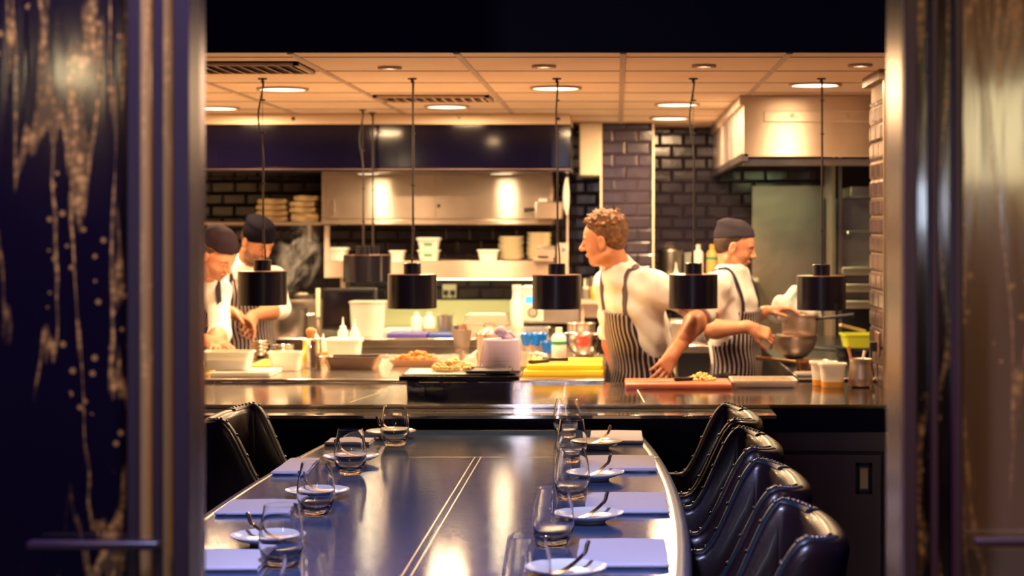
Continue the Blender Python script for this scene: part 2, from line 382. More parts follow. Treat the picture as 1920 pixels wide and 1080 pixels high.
# right hood
t = thing('extractor_hood', 'large brushed steel extractor hood over the right cooking range', 'extractor hood', (0,8.7,0))
rx = PX(1395,8.7); rz = PZ(294,8.7)
b = MB()
b.bx(rx,2.5,0,.02,rz,CEIL-.004)
b.build('front_panel', STEEL, t, bevel=.003)
MB().bx(rx,rx+.02,.02,2.85,rz+.015,CEIL-.03).build('side_panel', STEEL, t, bevel=.003)
MB().bx(rx-.02,rx+.0,0,2.85,CEIL-.05,CEIL-.004).build('top_flange', STEEL, t)
for y in (.5,1.15,1.8): MB().bx(rx-.004,rx,y-.008,y+.008,rz+.03,CEIL-.05).build('seam', POLISH, t)
MB().bx(rx-.012,rx+.02,0,2.85,rz-.02,rz+.015).build('side_gutter', mat('dark_steel', (.14,.11,.13), .3, 1), t)
MB().bx(rx+.02,2.5,.25,.45,rz-.03,rz+.0).build('gutter', STEELD, t)
MB().bx(rx+.02,2.5,1.2,1.35,rz-.0,rz+.03).build('gutter', STEELD, t)
mb = MB(); fl = mat('greenish_filter_steel', (.12,.15,.12), .35, .9)
for k in range(7):
    MB().box((rx+.25+k*.27,.8,rz+.12),(.25,.9,.02),Matrix.Rotation(-.12,3,'X')).build('filter', fl, t, bevel=.003)
p0 = PX(1432,8.7)
c = MB().bx(p0,2.4,-.014,0,PZ(229,8.7),PZ(208,8.7)).build('cover_strip', STEEL, t, bevel=.003)
for x in (1485,1587): MB().lathe([(.012,0),(.012,.008)],(PX(x,8.7),-.014,PZ(217,8.7)),6,rot=Matrix.Rotation(PI/2,3,'X')).build('bolt', mat('dull_bolt', (.3,.2,.15), .4, 1), c)
MB().bx(PX(1420,8.7),PX(1427,8.7),-.008,0,PZ(229,8.7),PZ(208,8.7)).build('end_bracket', STEEL, t, bevel=.002)
# steel wall panel right
o = MB().bx(0,PX(1560,11.5)-PX(1411,11.5),0,.015,0,1.05).build('steel_wall_panel', mat('stained_steel_panel', (.36,.29,.26), .38, 1, noise=(3,(.3,.28,.22),.3,.7,(1,1,1)), bump=(5,.25,(1,1,1.5))), loc=(PX(1411,11.5),11.55,PZ(348,11.5)-1.05), bevel=.002)
tag(o, 'tall stained steel wall panel behind the woman in the cap', 'wall panel')
# ------------------------------------------------------------------ dining table
TZ, TX = .89, -.43
TABLE = mat('blue_grey_lacquer_grain', (.035,.068,.16), .09, .0, noise=(14,(.055,.085,.16),.35,.75,(1,14,1)), bump=(40,.03,(1,4,1)), specular_ior_level=.13)
TEDGE = mat('blue_grey_edge', (.04,.065,.14), .3, .0, specular_ior_level=.2, noise=(9,(.07,.09,.2),.4,.7,(1,1,1)))
BRASSY = mat('dull_brass_inlay', (.3,.22,.16), .25, 1)
def thw(y): return .575 - .030*(y-4.55)**2
def outline(off, z, y0=2.98, y1=6.31):
    P = []; n = 30; rc = .07
    ys = [y0+(y1-y0)*i/n for i in range(n+1)]
    R = []
    for y in ys:
        w = thw(y)
        if y > y1-rc: w -= rc-math.sqrt(max(rc*rc-(y-(y1-rc))**2, 0))
        if y < y0+rc: w -= rc-math.sqrt(max(rc*rc-((y0+rc)-y)**2, 0))
        R.append((w+off, y))
    R[-1] = (R[-1][0], y1+off*.6)
    R += [(R[-1][0]-.03, y1+off)]
    return [Vector((TX+w, y, z)) for w, y in R] + [Vector((TX-w, y, z)) for w, y in R[::-1]]
t = thing('dining_table', 'long boat-shaped blue grey lacquered dining table with inlaid centre groove', 'table', (0,0,0))
MB().loft([outline(.0,.835), outline(.026,.85), outline(.03,.865), outline(.022,.882), outline(.0,TZ-.003)]).build('edge_band', TEDGE, t, smooth=60)
MB().loft([outline(-.002,TZ-.006), outline(-.004,TZ)]).build('tabletop', TABLE, t)
MB().loft([outline(-.004,TZ), outline(-.004,TZ+.0006), outline(-.011,TZ+.0006), outline(-.011,TZ)], cap0=False, cap1=False).build('rim_inlay', BRASSY, t)
mb = MB()
for dx in (-.012,.007): mb.bx(TX+.003+dx,TX+.0065+dx,3.0,5.572,TZ,TZ+.0005)
mb.build('centre_groove', BRASSY, t)
MB().bx(TX-.555,TX+.555,5.571,5.577,TZ,TZ+.0004).build('cross_inlay', BRASSY, t)
for y in (3.9,5.5):
    MB().lathe([(.28,0),(.28,.02),(.06,.05),(.05,.78),(.2,.835)],(TX,y,0),32).build('pedestal', NAVY, t)
# ------------------------------------------------------------------ stemless glasses
WG = mat('drinking_glass', (1,1,1), .0, transmission_weight=1, IOR=1.46)
def glass(x, y, label):
    m = MB()
    out = [(.001,0),(.026,0),(.032,.004),(.041,.022),(.0465,.045),(.047,.062),(.044,.088),(.0385,.115),(.036,.13)]
    inn = [(.0345,.1305),(.037,.115),(.0425,.088),(.0455,.062),(.045,.046),(.038,.026),(.026,.016),(.001,.013)]
    m.lathe(out+inn, n=56)
    o = m.build('stemless_glass', WG, loc=(x,y,TZ+.0005), smooth=60)
    tag(o, label, 'glass', 'stemless glasses on the dining table'); return o
L = 'clear stemless wine glass, '
for (x,y), s in zip([(-.718,5.86),(-.762,5.18),(-.739,4.45),(-.698,3.77),(-.55,3.19)],
    ['farthest of the left row near the counter','second farthest of the left row','third farthest of the left row before the middle plate','fourth of the left row beside the nearest left napkin','nearest of the left row, only its rim showing at the bottom']):
    glass(x,y,L+s)
for (x,y), s in zip([(-.168,6.08),(-.136,5.44),(-.117,4.71),(-.141,4.02),(-.168,3.39)],
    ['farthest of the right row next to the counter','second farthest of the right row','third farthest of the right row','fourth of the right row, tallest looking','nearest of the right row at the bottom of the picture']):
    glass(x,y,L+s)
# ------------------------------------------------------------------ saucers and butter knives
BRONZE = mat('bronze_cutlery', (.7,.5,.36), .2, 1)
def plate(x, y, label, klabel, ang):
    m = MB(); m.lathe([(.001,0),(.04,0),(.042,.004),(.05,.008),(.07,.014),(.0835,.022),(.0835,.0235),(.07,.0175),(.045,.0125),(.001,.011)], n=56)
    o = m.build('side_plate', WHITE, loc=(x,y,TZ+.0005), smooth=60); tag(o, label, 'plate', 'side plates on the dining table')
    k = thing('butter_knife', klabel, 'knife', (x+.005,y-.015,TZ+.0135), ang, 'butter knives on the side plates')
    mb = MB(); n = 12; P = []
    for i in range(n+1):
        s = i/n; xx = -.05+.1*s; zz = .003+.028*s**2.2; w = .010*(1-.55*s)*(.35+.65*min(1,s*5))
        P.append([Vector((xx,-w,zz)),Vector((xx,w,zz)),Vector((xx,w,zz+.0016)),Vector((xx,-w,zz+.0016))])
    mb.loft(P).build('blade', BRONZE, k)
    MB().tube([(.048,0,.028),(.056,0,.036),(.060,.0,.047),(.066,0,.055)],[.004,.0045,.005,.004],10).build('handle', BRONZE, k)
pl = 'small white side plate with foot, '; kn = 'curved bronze butter knife on the side plate '
for (x,y), s in zip([(PX(733,6.09),6.09),(PX(658,5.43),5.43),(PX(595,4.73),4.73),(PX(503,4.04),4.04)],
    ['farthest on the left side','second farthest on the left side','third farthest on the left side','nearest on the left side']):
    plate(x,y,pl+s,kn+s, 2.6)
for (x,y), s in zip([(PX(1118,5.80),5.80),(PX(1115,5.07),5.07),(PX(1104,4.35),4.35),(PX(1061,3.66),3.66)],
    ['farthest on the right side','second farthest on the right side','third farthest on the right side','nearest on the right side']):
    plate(x,y,pl+s,kn+s, .9)
# ------------------------------------------------------------------ folded napkins
NAP = mat('lavender_linen', (.60,.57,.68), .85, bump=(200,.15,(1,1,1)))
def napkin(x0, x1, y, s, flip, dep=.3):
    TZ = .8912; w = x1-x0; m = MB()
    # folded cloth: stacked plies with a rolled fold on the front edge
    for k, (zz, e) in enumerate(((0,0),(.0035,.004),(.007,.002))):
        n = 14; rings = []
        for i in range(n+1):
            a = i/n; yy = y+e+a*(dep-2*e)
            wob = .0008*math.sin(a*9+k*2)
            rings.append([Vector((x0+e+wob,yy,zz+TZ)),Vector((x1-e-wob,yy,zz+TZ)),Vector((x1-e-wob,yy,zz+.003+TZ)),Vector(((x0+x1)/2,yy,zz+.0042+wob+TZ)),Vector((x0+e+wob,yy,zz+.003+TZ))])
        m.loft(rings)
    m.tube([(x0+.002,y+.002,TZ+.0062),(x0+w*.4,y-.001,TZ+.0064),(x1-.002,y+.002,TZ+.0066)], .0054, 12)
    xe = x1 if not flip else x0
    m.tube([(xe,y+.003,TZ+.0055),(xe-(.012 if not flip else -.012),y-.004,TZ+.007),(xe-(.05 if not flip else -.05),y+.004,TZ+.006)], [.004,.0052,.003], 10)
    o = m.build('napkin', NAP, smooth=50); tag(o, 'folded lavender linen napkin, '+s, 'napkin', 'folded napkins on the dining table')
for x0,x1,y,s,dp in ((-.945,-.80,5.86,'farthest on the left side',.13),(-.985,-.892,5.17,'second farthest on the left side',.3),(-.985,-.79,4.44,'third farthest on the left side',.2),(-.97,-.735,3.72,'nearest on the left side',.2)):
    napkin(x0,x1,y,s,True,dp)
for x0,x1,y,s in ((-.09,.085,5.9,'farthest on the right side'),(-.10,.115,5.23,'second farthest on the right side'),(-.08,.128,4.46,'third farthest on the right side'),(-.085,.108,3.755,'nearest on the right side')):
    napkin(x0,x1,y,s,False)
# ------------------------------------------------------------------ tub chairs
LEATHER = mat('navy_black_leather', (.013,.006,.008), .34, bump=(90,.04,(1,1,1)), specular_ior_level=.4, coat_weight=.12, coat_roughness=.12)
PIPE = mat('blue_grey_leather_band', (.012,.02,.028), .4)
STUD = mat('dark_stud', (.16,.13,.15), .2, 1)
_o = MB().lathe([(.0055,0),(.0045,.0025),(.001,.0038)], n=8).build('stud_template', STUD, smooth=60); STUDM = _o.data; bpy.data.objects.remove(_o)
def make_chair(label, loc, flip):
    t = thing('tub_chair', label, 'chair', loc, PI if flip else 0, 'leather tub chairs round the table')
    hw = .25
    def plan(s):        # s in 0..1 : front of one arm, round the back, to the front of the other arm
        a = .36; tot = 2*a+.80; q = s*tot
        if q < a: return Vector((-a+q, hw, 0)), Vector((0,1,0))
        if q > tot-a: return Vector((tot-a-q, -hw, 0)), Vector((0,-1,0))
        th = PI/2 - PI*(q-a)/.80
        c, sn = math.cos(th), math.sin(th)
        p = Vector((.088*abs(c)**.8, hw*(1 if sn > 0 else -1)*abs(sn)**.8, 0))
        return p, Vector((c/.088, sn/hw, 0)).normalized()
    def top(x):         # arm low in front, S-curve up to the back
        u = min(max((x+.135)/.155, 0), 1); u = u*u*(3-2*u); return .768+.232*u
    N = 88; ro = []; T = .045
    for i in range(N+1):
        p, n = plan(i/N); zt = top(p.x)-.018*max(0,(p.x-.02)/.1)
        fl = .02*max(0, (zt-.8)/.2)*(1 if p.x > -.1 else .3)
        pr = []
        for off, z in ((0,.50),(.008,.62),(.014+fl*.5,zt-.10),(.016+fl,zt-.03),(.012+fl,zt-.008),(.0+fl,zt),(-.02+fl,zt+.002),(-.036+fl,zt-.004),(-T+fl,zt-.02),(-T+fl*.5,zt-.1),(-T,.64),(-T,.50)):
            q = p+n*off; pr.append(Vector((q.x,q.y,z)))
        ro.append(pr)
    MB().loft(ro, close=True).build('shell', LEATHER, t, smooth=70)
    for side in (1,-1):
        rg = []
        for i in range(60):
            s = i/60*.40; s = s if side == 1 else 1-s
            p, n = plan(s); zt = top(p.x)-.018*max(0,(p.x-.02)/.1); fl = .02*max(0,(zt-.8)/.2)*(1 if p.x > -.1 else .3)
            # normal of rim profile in the path plane
            e = .002; tx = (top(p.x+e)-top(p.x-e))/(2*e)
            k = Vector((-tx, 0, 1)).normalized()*.004
            r4 = [p+n*(fl+o_)+Vector((0,0,zt))+k*f_ for o_, f_ in ((-.001,-.5),(-.004,1),(-.018,1.5),(-.032,1),(-.036,-.5))]
            rg.append(r4)
            if i % 3 == 0 and i > 0: 
                q = p+n*(fl-.018)+Vector((0,0,zt))+k*1.6
                so = bpy.data.objects.new('stud', STUDM); COL.objects.link(so); so.parent = t; so.location = q; so.rotation_euler = Vector((-tx,0,1)).normalized().to_track_quat('Z','Y').to_euler()
        b = MB().loft(rg, close=True).build('edge_band', PIPE, t, smooth=70)
    m = MB(); rr = [rrect(.42,.40,.08,z,-.12,0,6) for z in (.50,)]
    m.loft([rrect(.40,.42,.08,.50,-.13,0,6), rrect(.42,.44,.09,.53,-.13,0,6), rrect(.42,.44,.09,.61,-.13,0,6), rrect(.36,.38,.08,.64,-.13,0,6)])
    m.build('seat', LEATHER, t, smooth=60)
    for x in (-.30,.05):
        for y in (-.2,.2): MB().lathe([(.014,0),(.02,.5)],(x,y,0),12).build('leg', NAVY, t)
cx = .345
for y, s in ((5.85,'farthest on the right by the counter'),(5.13,'second farthest on the right'),(4.40,'second nearest on the right'),(3.72,'nearest on the right at the bottom')):
    make_chair('black leather tub chair with studded edge, '+s, (cx,y,0), False)
make_chair('black leather tub chair on the left of the table, only one seen there', (2*TX-cx-.0,5.85,0), True)
# ------------------------------------------------------------------ pendant heat lamps
SHADE = mat('black_enamel', (.003,.002,.008), .28)
COPR = mat('warm_rim', (.3,.16,.1), .3, .8)
WIRE = mat('dark_brown_wire', (.06,.03,.025), .5)
CORD = mat('black_cord', (.01,.008,.01), .6)
def pendant(px, d, ytop, label, sway):
    x = PX(px, d); z1 = PZ(ytop, d); z0 = z1-.145
    t = thing('pendant_lamp', label, 'pendant lamp', (x,d,z0), group='black heat lamps over the pass')
    R = .104; H = .145
    MB().lathe([(R-.004,.002),(R,0),(R,H-.004),(R-.003,H),(.001,H),(.001,H-.003),(R-.004,H-.006),(R-.004,.002)], n=64, cap0=False, cap1=False).build('lamp_shade', SHADE, t)
    MB().lathe([(R+.0006,H-.002),(R+.0006,H),(R-.004,H+.001),(.037,H+.001)], n=64, cap0=False, cap1=False).build('shade_rim', COPR, t)
    MB().lathe([(.037,H),(.037,H+.046),(.035,H+.048),(.001,H+.048)], n=40, cap0=False).build('cap', SHADE, t)
    MB().lathe([(.02,H-.006),(.022,H-.05),(.04,H-.08),(.05,H-.1),(.04,H-.115),(.001,H-.12)], n=32, cap0=False).build('bulb', WHITE, t)
    top = CEIL-z0; h0 = H+.048
    MB().tube([(0,0,h0),(0,0,top-.01)], .0014, 6).build('wire', WIRE, t)
    pts = []
    for i in range(25):
        s = i/24; a = sway[0]*math.sin(s*PI)*math.exp(-((s-.85)/.16)**2)*2+sway[1]*math.sin(s*13)*.3
        if s < .12: a += sway[2]*math.sin(s/.12*PI/2+PI/2)
        pts.append((a+.004, .004, h0+(top-.012-h0)*s))
    MB().tube(pts, .0038, 8).build('cord', CORD, t)
    for s in (.18,.42,.7,.88):
        zz = h0+(top-h0)*s; MB().box((.004,0,zz),(.016,.008,.006)).build('cord_clip', CORD, t)
    MB().lathe([(.018,top-.006),(.02,top-.001)], n=20).lathe([(.006,top-.02),(.006,top-.006)], n=12).build('ceiling_mount', CORD, t)
pl = 'black cylindrical pendant heat lamp, '
for px, yt, s, sw in ((492,508,'leftmost of the front row',(-.02,.004,.008)),(773,514,'second from left in the front row',(0,.004,-.006)),(1044,515,'third from left in the front row',(-.006,.003,.008)),(1300,514,'fourth from left, before the man with brown hair',(-.018,.003,-.010)),(1540,517,'rightmost of the front row',(0,.002,.0))):
    pendant(px, 7.72, yt, pl+s, sw)
pendant(680, 9.8, 478, pl+'farther back, left of the overlapping pair', (-.02,.003,.0))
pendant(698, 10.05, 478, pl+'farthest back, right of the overlapping pair', (0,.003,.0))
# ------------------------------------------------------------------ glazed doors in the foreground
DY = 2.6
FRAME = mat('dark_bronze_frame', (.018,.008,.022), .35)
FRAMER = mat('red_brown_frame', (.035,.008,.016), .35)
JAMB = mat('polished_bronze_jamb', (.10,.07,.15), .25, .9, bump=(4,.05,(1,1,.2)))
def streak_mat(name, seed, base):
    m = bpy.data.materials.new(name); m.use_nodes = True; nt = m.node_tree; b = nt.nodes['Principled BSDF']; N = nt.nodes.new; Lk = nt.links.new
    tc = N('ShaderNodeTexCoord'); mp = N('ShaderNodeMapping'); mp.inputs['Scale'].default_value = (17,17,1.9); mp.inputs['Location'].default_value = (seed,0,seed)
    Lk(tc.outputs['Object'], mp.inputs[0])
    n = N('ShaderNodeTexNoise'); n.inputs['Scale'].default_value = 1; n.inputs['Detail'].default_value = 3; n.inputs['Distortion'].default_value = .5; Lk(mp.outputs[0], n.inputs[0])
    def mth(op, a, bb=None, cl=False):
        x = N('ShaderNodeMath'); x.operation = op; x.use_clamp = cl
        for i, q in enumerate((a, bb)):
            if q is None: continue
            if isinstance(q, (int, float)): x.inputs[i].default_value = q
            else: Lk(q, x.inputs[i])
        return x.outputs[0]
    rid = mth('ABSOLUTE', mth('SUBTRACT', n.outputs[0], .5))
    line = mth('SUBTRACT', 1.0, mth('MULTIPLY', rid, 34), True)          # thin meandering runs
    mp2 = N('ShaderNodeMapping'); mp2.inputs['Scale'].default_value = (3.2,3.2,1.3); mp2.inputs['Location'].default_value = (seed*2,3,1); Lk(tc.outputs['Object'], mp2.inputs[0])
    n2 = N('ShaderNodeTexNoise'); n2.inputs['Scale'].default_value = 1.6; n2.inputs['Detail'].default_value = 2; Lk(mp2.outputs[0], n2.inputs[0])
    r2 = N('ShaderNodeMapRange'); r2.inputs[1].default_value = .38; r2.inputs[2].default_value = .52; Lk(n2.outputs[0], r2.inputs[0])
    v = N('ShaderNodeTexVoronoi'); v.inputs['Scale'].default_value = 85; Lk(tc.outputs['Object'], v.inputs[0])
    bead = mth('SUBTRACT', 1.0, mth('MULTIPLY', v.outputs['Distance'], 1.5), True)
    v2 = N('ShaderNodeTexVoronoi'); v2.inputs['Scale'].default_value = 48; Lk(tc.outputs['Object'], v2.inputs[0])
    dots = mth('MULTIPLY', mth('LESS_THAN', v2.outputs['Distance'], .22), mth('GREATER_THAN', n2.outputs[0], .56))
    f = mth('MAXIMUM', mth('MULTIPLY', mth('MULTIPLY', line, r2.outputs[0]), mth('ADD', bead, .25)), mth('MULTIPLY', dots, .45), True)
    mx = N('ShaderNodeMix'); mx.data_type = 'RGBA'; mx.inputs[6].default_value = base; mx.inputs[7].default_value = (.62,.3,.08,1); Lk(f, mx.inputs[0])
    Lk(mx.outputs[2], b.inputs['Base Color'])
    rm = N('ShaderNodeMapRange'); rm.inputs[3].default_value = .1; rm.inputs[4].default_value = .55; Lk(f, rm.inputs[0]); Lk(rm.outputs[0], b.inputs['Roughness'])
    bp = N('ShaderNodeBump'); bp.inputs['Strength'].default_value = .35; bp.inputs['Distance'].default_value = .004; Lk(n.outputs[0], bp.inputs['Height']); Lk(bp.outputs[0], b.inputs['Normal'])
    b.inputs['Coat Weight'].default_value = .6; b.inputs['Coat Roughness'].default_value = .06
    return m
SL = streak_mat('gold_run_glass_dark', 3.1, (.004,.002,.010,1)); SR = streak_mat('gold_run_glass_amber', 9.4, (.16,.09,.05,1))
SB = streak_mat('gold_run_strip', 5.5, (.36,.19,.07,1))
def X26(px): return PX(px, DY)
H = 2.75
jl0, jl1 = X26(330), X26(360)
t = thing('glazed_door', 'dark framed door of gold-streaked art glass on the left of the opening', 'door', (0,DY,0))
mb = MB()
MB().bx(X26(-1100),X26(238),.012,.022,.05,H).build('glass_panel', SL, t)
MB().bx(X26(262),X26(290),.006,.016,.05,H).build('glass_strip', SB, t)
MB().bx(X26(304),X26(331),.006,.016,.05,H).build('glass_strip', SB, t)
MB().bx(X26(240),X26(262),-.01,.03,.0,H).build('stile', FRAME, t, bevel=.003)
MB().bx(X26(289),X26(305),-.01,.03,.0,H).build('stile', FRAME, t, bevel=.003)
zb = PZ(1018,DY)
MB().bx(X26(60),X26(306),-.03,-.004,zb-.006,zb+.006).build('push_bar', FRAME, t, bevel=.003)
MB().bx(X26(-1100),X26(331),-.008,.028,.0,.06).build('bottom_rail', FRAME, t)
t = thing('door_jamb', 'dark polished bronze door jamb on the left edge of the opening', 'door frame', (0,DY,0))
MB().bx(jl0,jl1,-.02,.05,0,H).build('post', FRAME, t, bevel=.002)
rv = PX(360,DY); MB().bx(rv-.02,rv,.0,.085,0,H).build('reveal', JAMB, t)
t = thing('door_jamb', 'dark polished bronze door jamb on the right edge of the opening', 'door frame', (0,DY,0))
r0, r1 = X26(1690), X26(1716)
MB().bx(r0+.001,r1,-.02,.05,0,H).build('post', FRAMER, t, bevel=.002)
MB().bx(r0,r0+.02,.0,.145,0,H).build('reveal', mat('polished_brass_jamb', (.26,.18,.13), .25, .95, bump=(4,.05,(1,1,.2))), t)
t = thing('glazed_door', 'dark framed door of amber art glass on the right of the opening', 'door', (0,DY,0))
MB().bx(X26(1716),X26(1742),.006,.016,.05,H).build('glass_strip', SL, t)
MB().bx(X26(1759),X26(1785),.006,.016,.05,H).build('glass_strip', SL, t)
MB().bx(X26(1803),X26(3000),.012,.022,.05,H).build('glass_panel', SR, t)
MB().bx(X26(1742),X26(1759),-.01,.03,.0,H).build('stile', FRAMER, t, bevel=.003)
MB().bx(X26(1785),X26(1804),-.01,.03,.0,H).build('stile', FRAMER, t, bevel=.003)
zb = PZ(1012,DY)
MB().bx(X26(1822),X26(2900),-.03,-.004,zb-.006,zb+.006).build('push_bar', FRAMER, t, bevel=.003)
MB().bx(X26(1716),X26(3000),-.008,.028,.0,.06).build('bottom_rail', FRAMER, t)
# dining room behind the viewpoint, mirrored in the door glass
struct(MB().bx(-4,4,-5.1,-5,0,3.6), 'wall_dining_back', mat('warm_brown_wall', (.16,.09,.05), .7))
def sconce(x, z, r, h, col, e, label):
    t = thing('wall_lamp', label, 'wall lamp', (x,-4.98,z), group='wall lamps of the dining room')
    MB().bx(-.03,.03,0,.02,-.06,.06).build('backplate', BRONZE, t)
    MB().tube([(0,.01,0),(0,.1,0),(0,.1,.05)], .008, 8).build('arm', BRONZE, t)
    MB().lathe([(r,-h/2),(r*.8,h/2)], (0,.1+r,.0), 24, cap0=False, cap1=False).build('shade', emis(label[:12], col, e), t)
def mir(px, py):
    dx, dz = (px-VX)/F, (VY-py)/F; q = DY+DY+4.75
    return dx*q, CZ+dz*q
for (px, py), r, h, c, e, s in (((135,132),.10,.14,(1,.78,.42),26,'amber wall lamp mirrored in the upper left door glass'),((1905,255),.34,.5,(1,.8,.42),13,'broad cream wall lamp mirrored in the right door glass'),
    ((1728,385),.08,.25,(.7,.8,1),26,'cool white wall lamp mirrored by the right jamb'),((20,1035),.08,.08,(.8,.85,1),20,'small low white lamp mirrored in the lower left door glass')):
    x, z = mir(px, py); sconce(x, z, r, h, c, e, s)
# ------------------------------------------------------------------ kitchen wares
def island(px, py): d = DZ(py, IZ); return (PX(px, d), d, IZ)
def ctr(px, py): d = DZ(py, .95); return (PX(px, d), d, .95)
def W_(wpx, d): return wpx*d/F
def tub(name, label, cat, pos, w, d, h, m=PLASTIC, taper=.88, fill=None, lid=False, lab=False, group=None, r=.02):
    t = thing(name, label, cat, (pos[0],pos[1]+d/2,pos[2]+.0008), group=group)
    tubshape(w, d, h, taper=taper, r=r).build('body', m, t, smooth=50)
    if fill:
        fm, fh = fill; k = taper+(1-taper)*fh/h*.9
        MB().loft([rrect(w*taper-.008,d*taper-.008,r,.005),rrect(w*k-.008,d*k-.008,r,fh)]).build('contents', fm, t, smooth=50)
    if lid:
        MB().loft([rrect(w+.016,d+.016,r,h),rrect(w+.016,d+.016,r,h+.006),rrect(w-.01,d-.01,r,h+.010)]).build('lid', m, t, smooth=50)
    if lab: MB().bx(-.025,.025,-d/2-.0015,-d/2+.008,h*.42,h*.62).build('label', GREEN, t)
    return t
def bottle(label, pos, r, h, m=PLASTIC, nozzle=False, band=None, fill=None, cap=None, group=None, name='bottle'):
    t = thing(name, label, 'bottle', (pos[0],pos[1],pos[2]+.0008), group=group); b = h*(.6 if nozzle else .72)
    MB().lathe([(r*.9,0),(r,.006),(r,b),(r*.85,b+h*.06),(r*.42,b+h*.13),(r*.4,b+h*.17)], n=28).build('body', m, t, smooth=60)
    if nozzle: MB().lathe([(r*.6,b+h*.1),(r*.6,b+h*.16),(r*.2,b+h*.2),(r*.08,h)], n=16).build('nozzle', cap or m, t, smooth=60)
    else: MB().lathe([(r*.46,b+h*.15),(r*.46,h)], n=16).build('cap', cap or m, t)
    if band: MB().lathe([(r+.0006,b*.72),(r+.0006,b*.86)], n=28, cap0=False, cap1=False).build('label', band, t)
    if fill: MB().lathe([(r+.0004,.008),(r+.0004,h*.3)], n=28, cap0=False, cap1=False).build('contents', fill, t)
    return t
def pot(label, pos, r, h, m=STEEL, lid=False, handle='side', name='cooking_pot', hang=0, cat='pot'):
    t = thing(name, label, cat, (pos[0],pos[1],pos[2]+.0008))
    latheshape([(r*.94,0),(r,.012),(r,h-.006),(r+.006,h-.002),(r+.006,h)], .003).build('body', m, t, smooth=50)
    if handle == 'side':
        for s in (1,-1):
            MB().tube([(s*r,-.035,h*.78),(s*(r+.035),-.03,h*.8),(s*(r+.035),.03,h*.8),(s*r,.035,h*.78)], .005, 8).build('handle', POLISH, t)
    elif handle:
        a = handle; c, s = math.cos(a), math.sin(a)
        MB().tube([(c*r*.98,s*r*.98,h*.8),(c*(r+.05),s*(r+.05),h*.88),(c*(r+.19),s*(r+.19),h*1.05)], [.007,.007,.011], 10).build('handle', hang or POLISH, t)
    if lid:
        l = MB().lathe([(r+.004,h+.001),(r+.004,h+.004),(r*.7,h+.022),(r*.12,h+.034),(.001,h+.035)], n=40).build('lid', m, t, smooth=60)
        MB().tube([(-.025,0,h+.033),(-.025,0,h+.05),(.025,0,h+.05),(.025,0,h+.033)], .004, 8).build('knob', POLISH, l)
    return t
def bowl(label, pos, r, h, m=STEEL, name='mixing_bowl', group=None):
    o = latheshape([(r*.32,0),(r*.55,h*.10),(r*.82,h*.4),(r*.95,h*.75),(r*.98,h*.97),(r*1.03,h)], .003, n=48).build(name, m, loc=(pos[0],pos[1],pos[2]+.0008), smooth=60)
    return tag(o, label, 'bowl', group)
def slab(name, label, cat, x0, x1, y0, y1, z, h, m, r=.012, group=None):
    w, d = x1-x0, y1-y0
    o = MB().loft([rrect(w-.004,d-.004,r,0),rrect(w,d,r,.003),rrect(w,d,r,h-.003),rrect(w-.004,d-.004,r,h)]).build(name, m, loc=((x0+x1)/2,(y0+y1)/2,z+.0008), smooth=50)
    return tag(o, label, cat, group)
def pile(n, rx, ry, h, sz, m, name, parent, z=0, seed=1, c=(0,0)):
    rnd = random.Random(seed); mb = MB()
    for i in range(n):
        a = rnd.random()*2*PI; q = rnd.random()**.6; x, y = c[0]+rx*q*math.cos(a), c[1]+ry*q*math.sin(a)
        zz = z+h*(1-q*q)*rnd.random()+sz*.4; s = sz*(.6+.6*rnd.random())
        R = Matrix.Rotation(rnd.random()*6,3,'Z') @ Matrix.Rotation(rnd.random()-.5,3,'X')
        mb.lathe([(s*.2,-s*.5),(s*.6,-s*.3),(s*.62,s*.2),(s*.3,s*.45)], (x,y,zz), 7, rot=R)
    o = mb.build(name, m, parent, smooth=60); o['kind'] = 'stuff'; return o
# --- island, left
p = island(436,698); tub('storage_tub', 'wide milky tub of pale food, leftmost on the island front', 'tub', (p[0],7.72,IZ+.02), .205, .14, .078, lid=False, fill=(mat('pale_peach_food', (.75,.5,.3), .6), .045), r=.02)
slab('shallow_box', 'flat milky box under the wide leftmost tub', 'box', PX(390,7.6), PX(505,7.6), 7.62, 7.90, IZ, .018, PLASTIC)
slab('chopping_board', 'yellow chopping board between the two left tubs', 'chopping board', PX(475,8.1), PX(512,8.1), 7.96, 8.35, IZ, .022, YELLOW)
slab('chopping_board', 'yellow chopping board at the far left edge, mostly hidden', 'chopping board', -1.98, PX(396,7.95), 7.93, 8.3, IZ, .025, YELLOW)
p = island(535,695); tub('storage_tub', 'milky tub left of the steel cutlery pot', 'tub', (p[0],7.93,IZ), .14, .1, .083, lab=False)
p = island(583,691)
t = thing('utensil_pot', 'tall polished steel pot of cutlery on the island', 'pot', (p[0],8.12,IZ+.0008))
latheshape([(.041,0),(.043,.005),(.043,.12),(.046,.126)], .002).build('body', POLISH, t, smooth=50)
MB().tube([(0,-.045,.1),(0,-.055,.08),(0,-.055,.045),(0,-.045,.03)], .004, 8).build('handle', POLISH, t)
for i, (x, a) in enumerate(((-.02,-.3),(.0,.1),(.018,.3),(.03,-.1),(-.03,.05))): MB().tube([(x,0,.01),(x+a*.04,.01,.128)], .003, 6).build('cutlery_handle', STEEL, t)
t = thing('pepper_mill', 'wooden topped pepper mill behind the steel pot of cutlery', 'pepper mill', (PX(583,8.3),8.3,IZ+.0008))
MB().lathe([(.026,0),(.026,.1),(.018,.12)], n=24).build('body', PLASTIC, t, smooth=60)
MB().lathe([(.017,.12),(.018,.135),(.024,.148),(.022,.162),(.008,.17)], n=24).build('top', mat('orange_wood', (.55,.22,.07), .4), t, smooth=60)
p = island(660,695)
t = thing('roasting_tin', 'shallow steel roasting tin on the island left of centre', 'tray', (PX(658,8.02),8.1,IZ+.0008))
tubshape(.245,.16,.055,taper=.86,r=.02).build('body', mat('tan_tin', (.75,.55,.38), .25, 1), t, smooth=50)
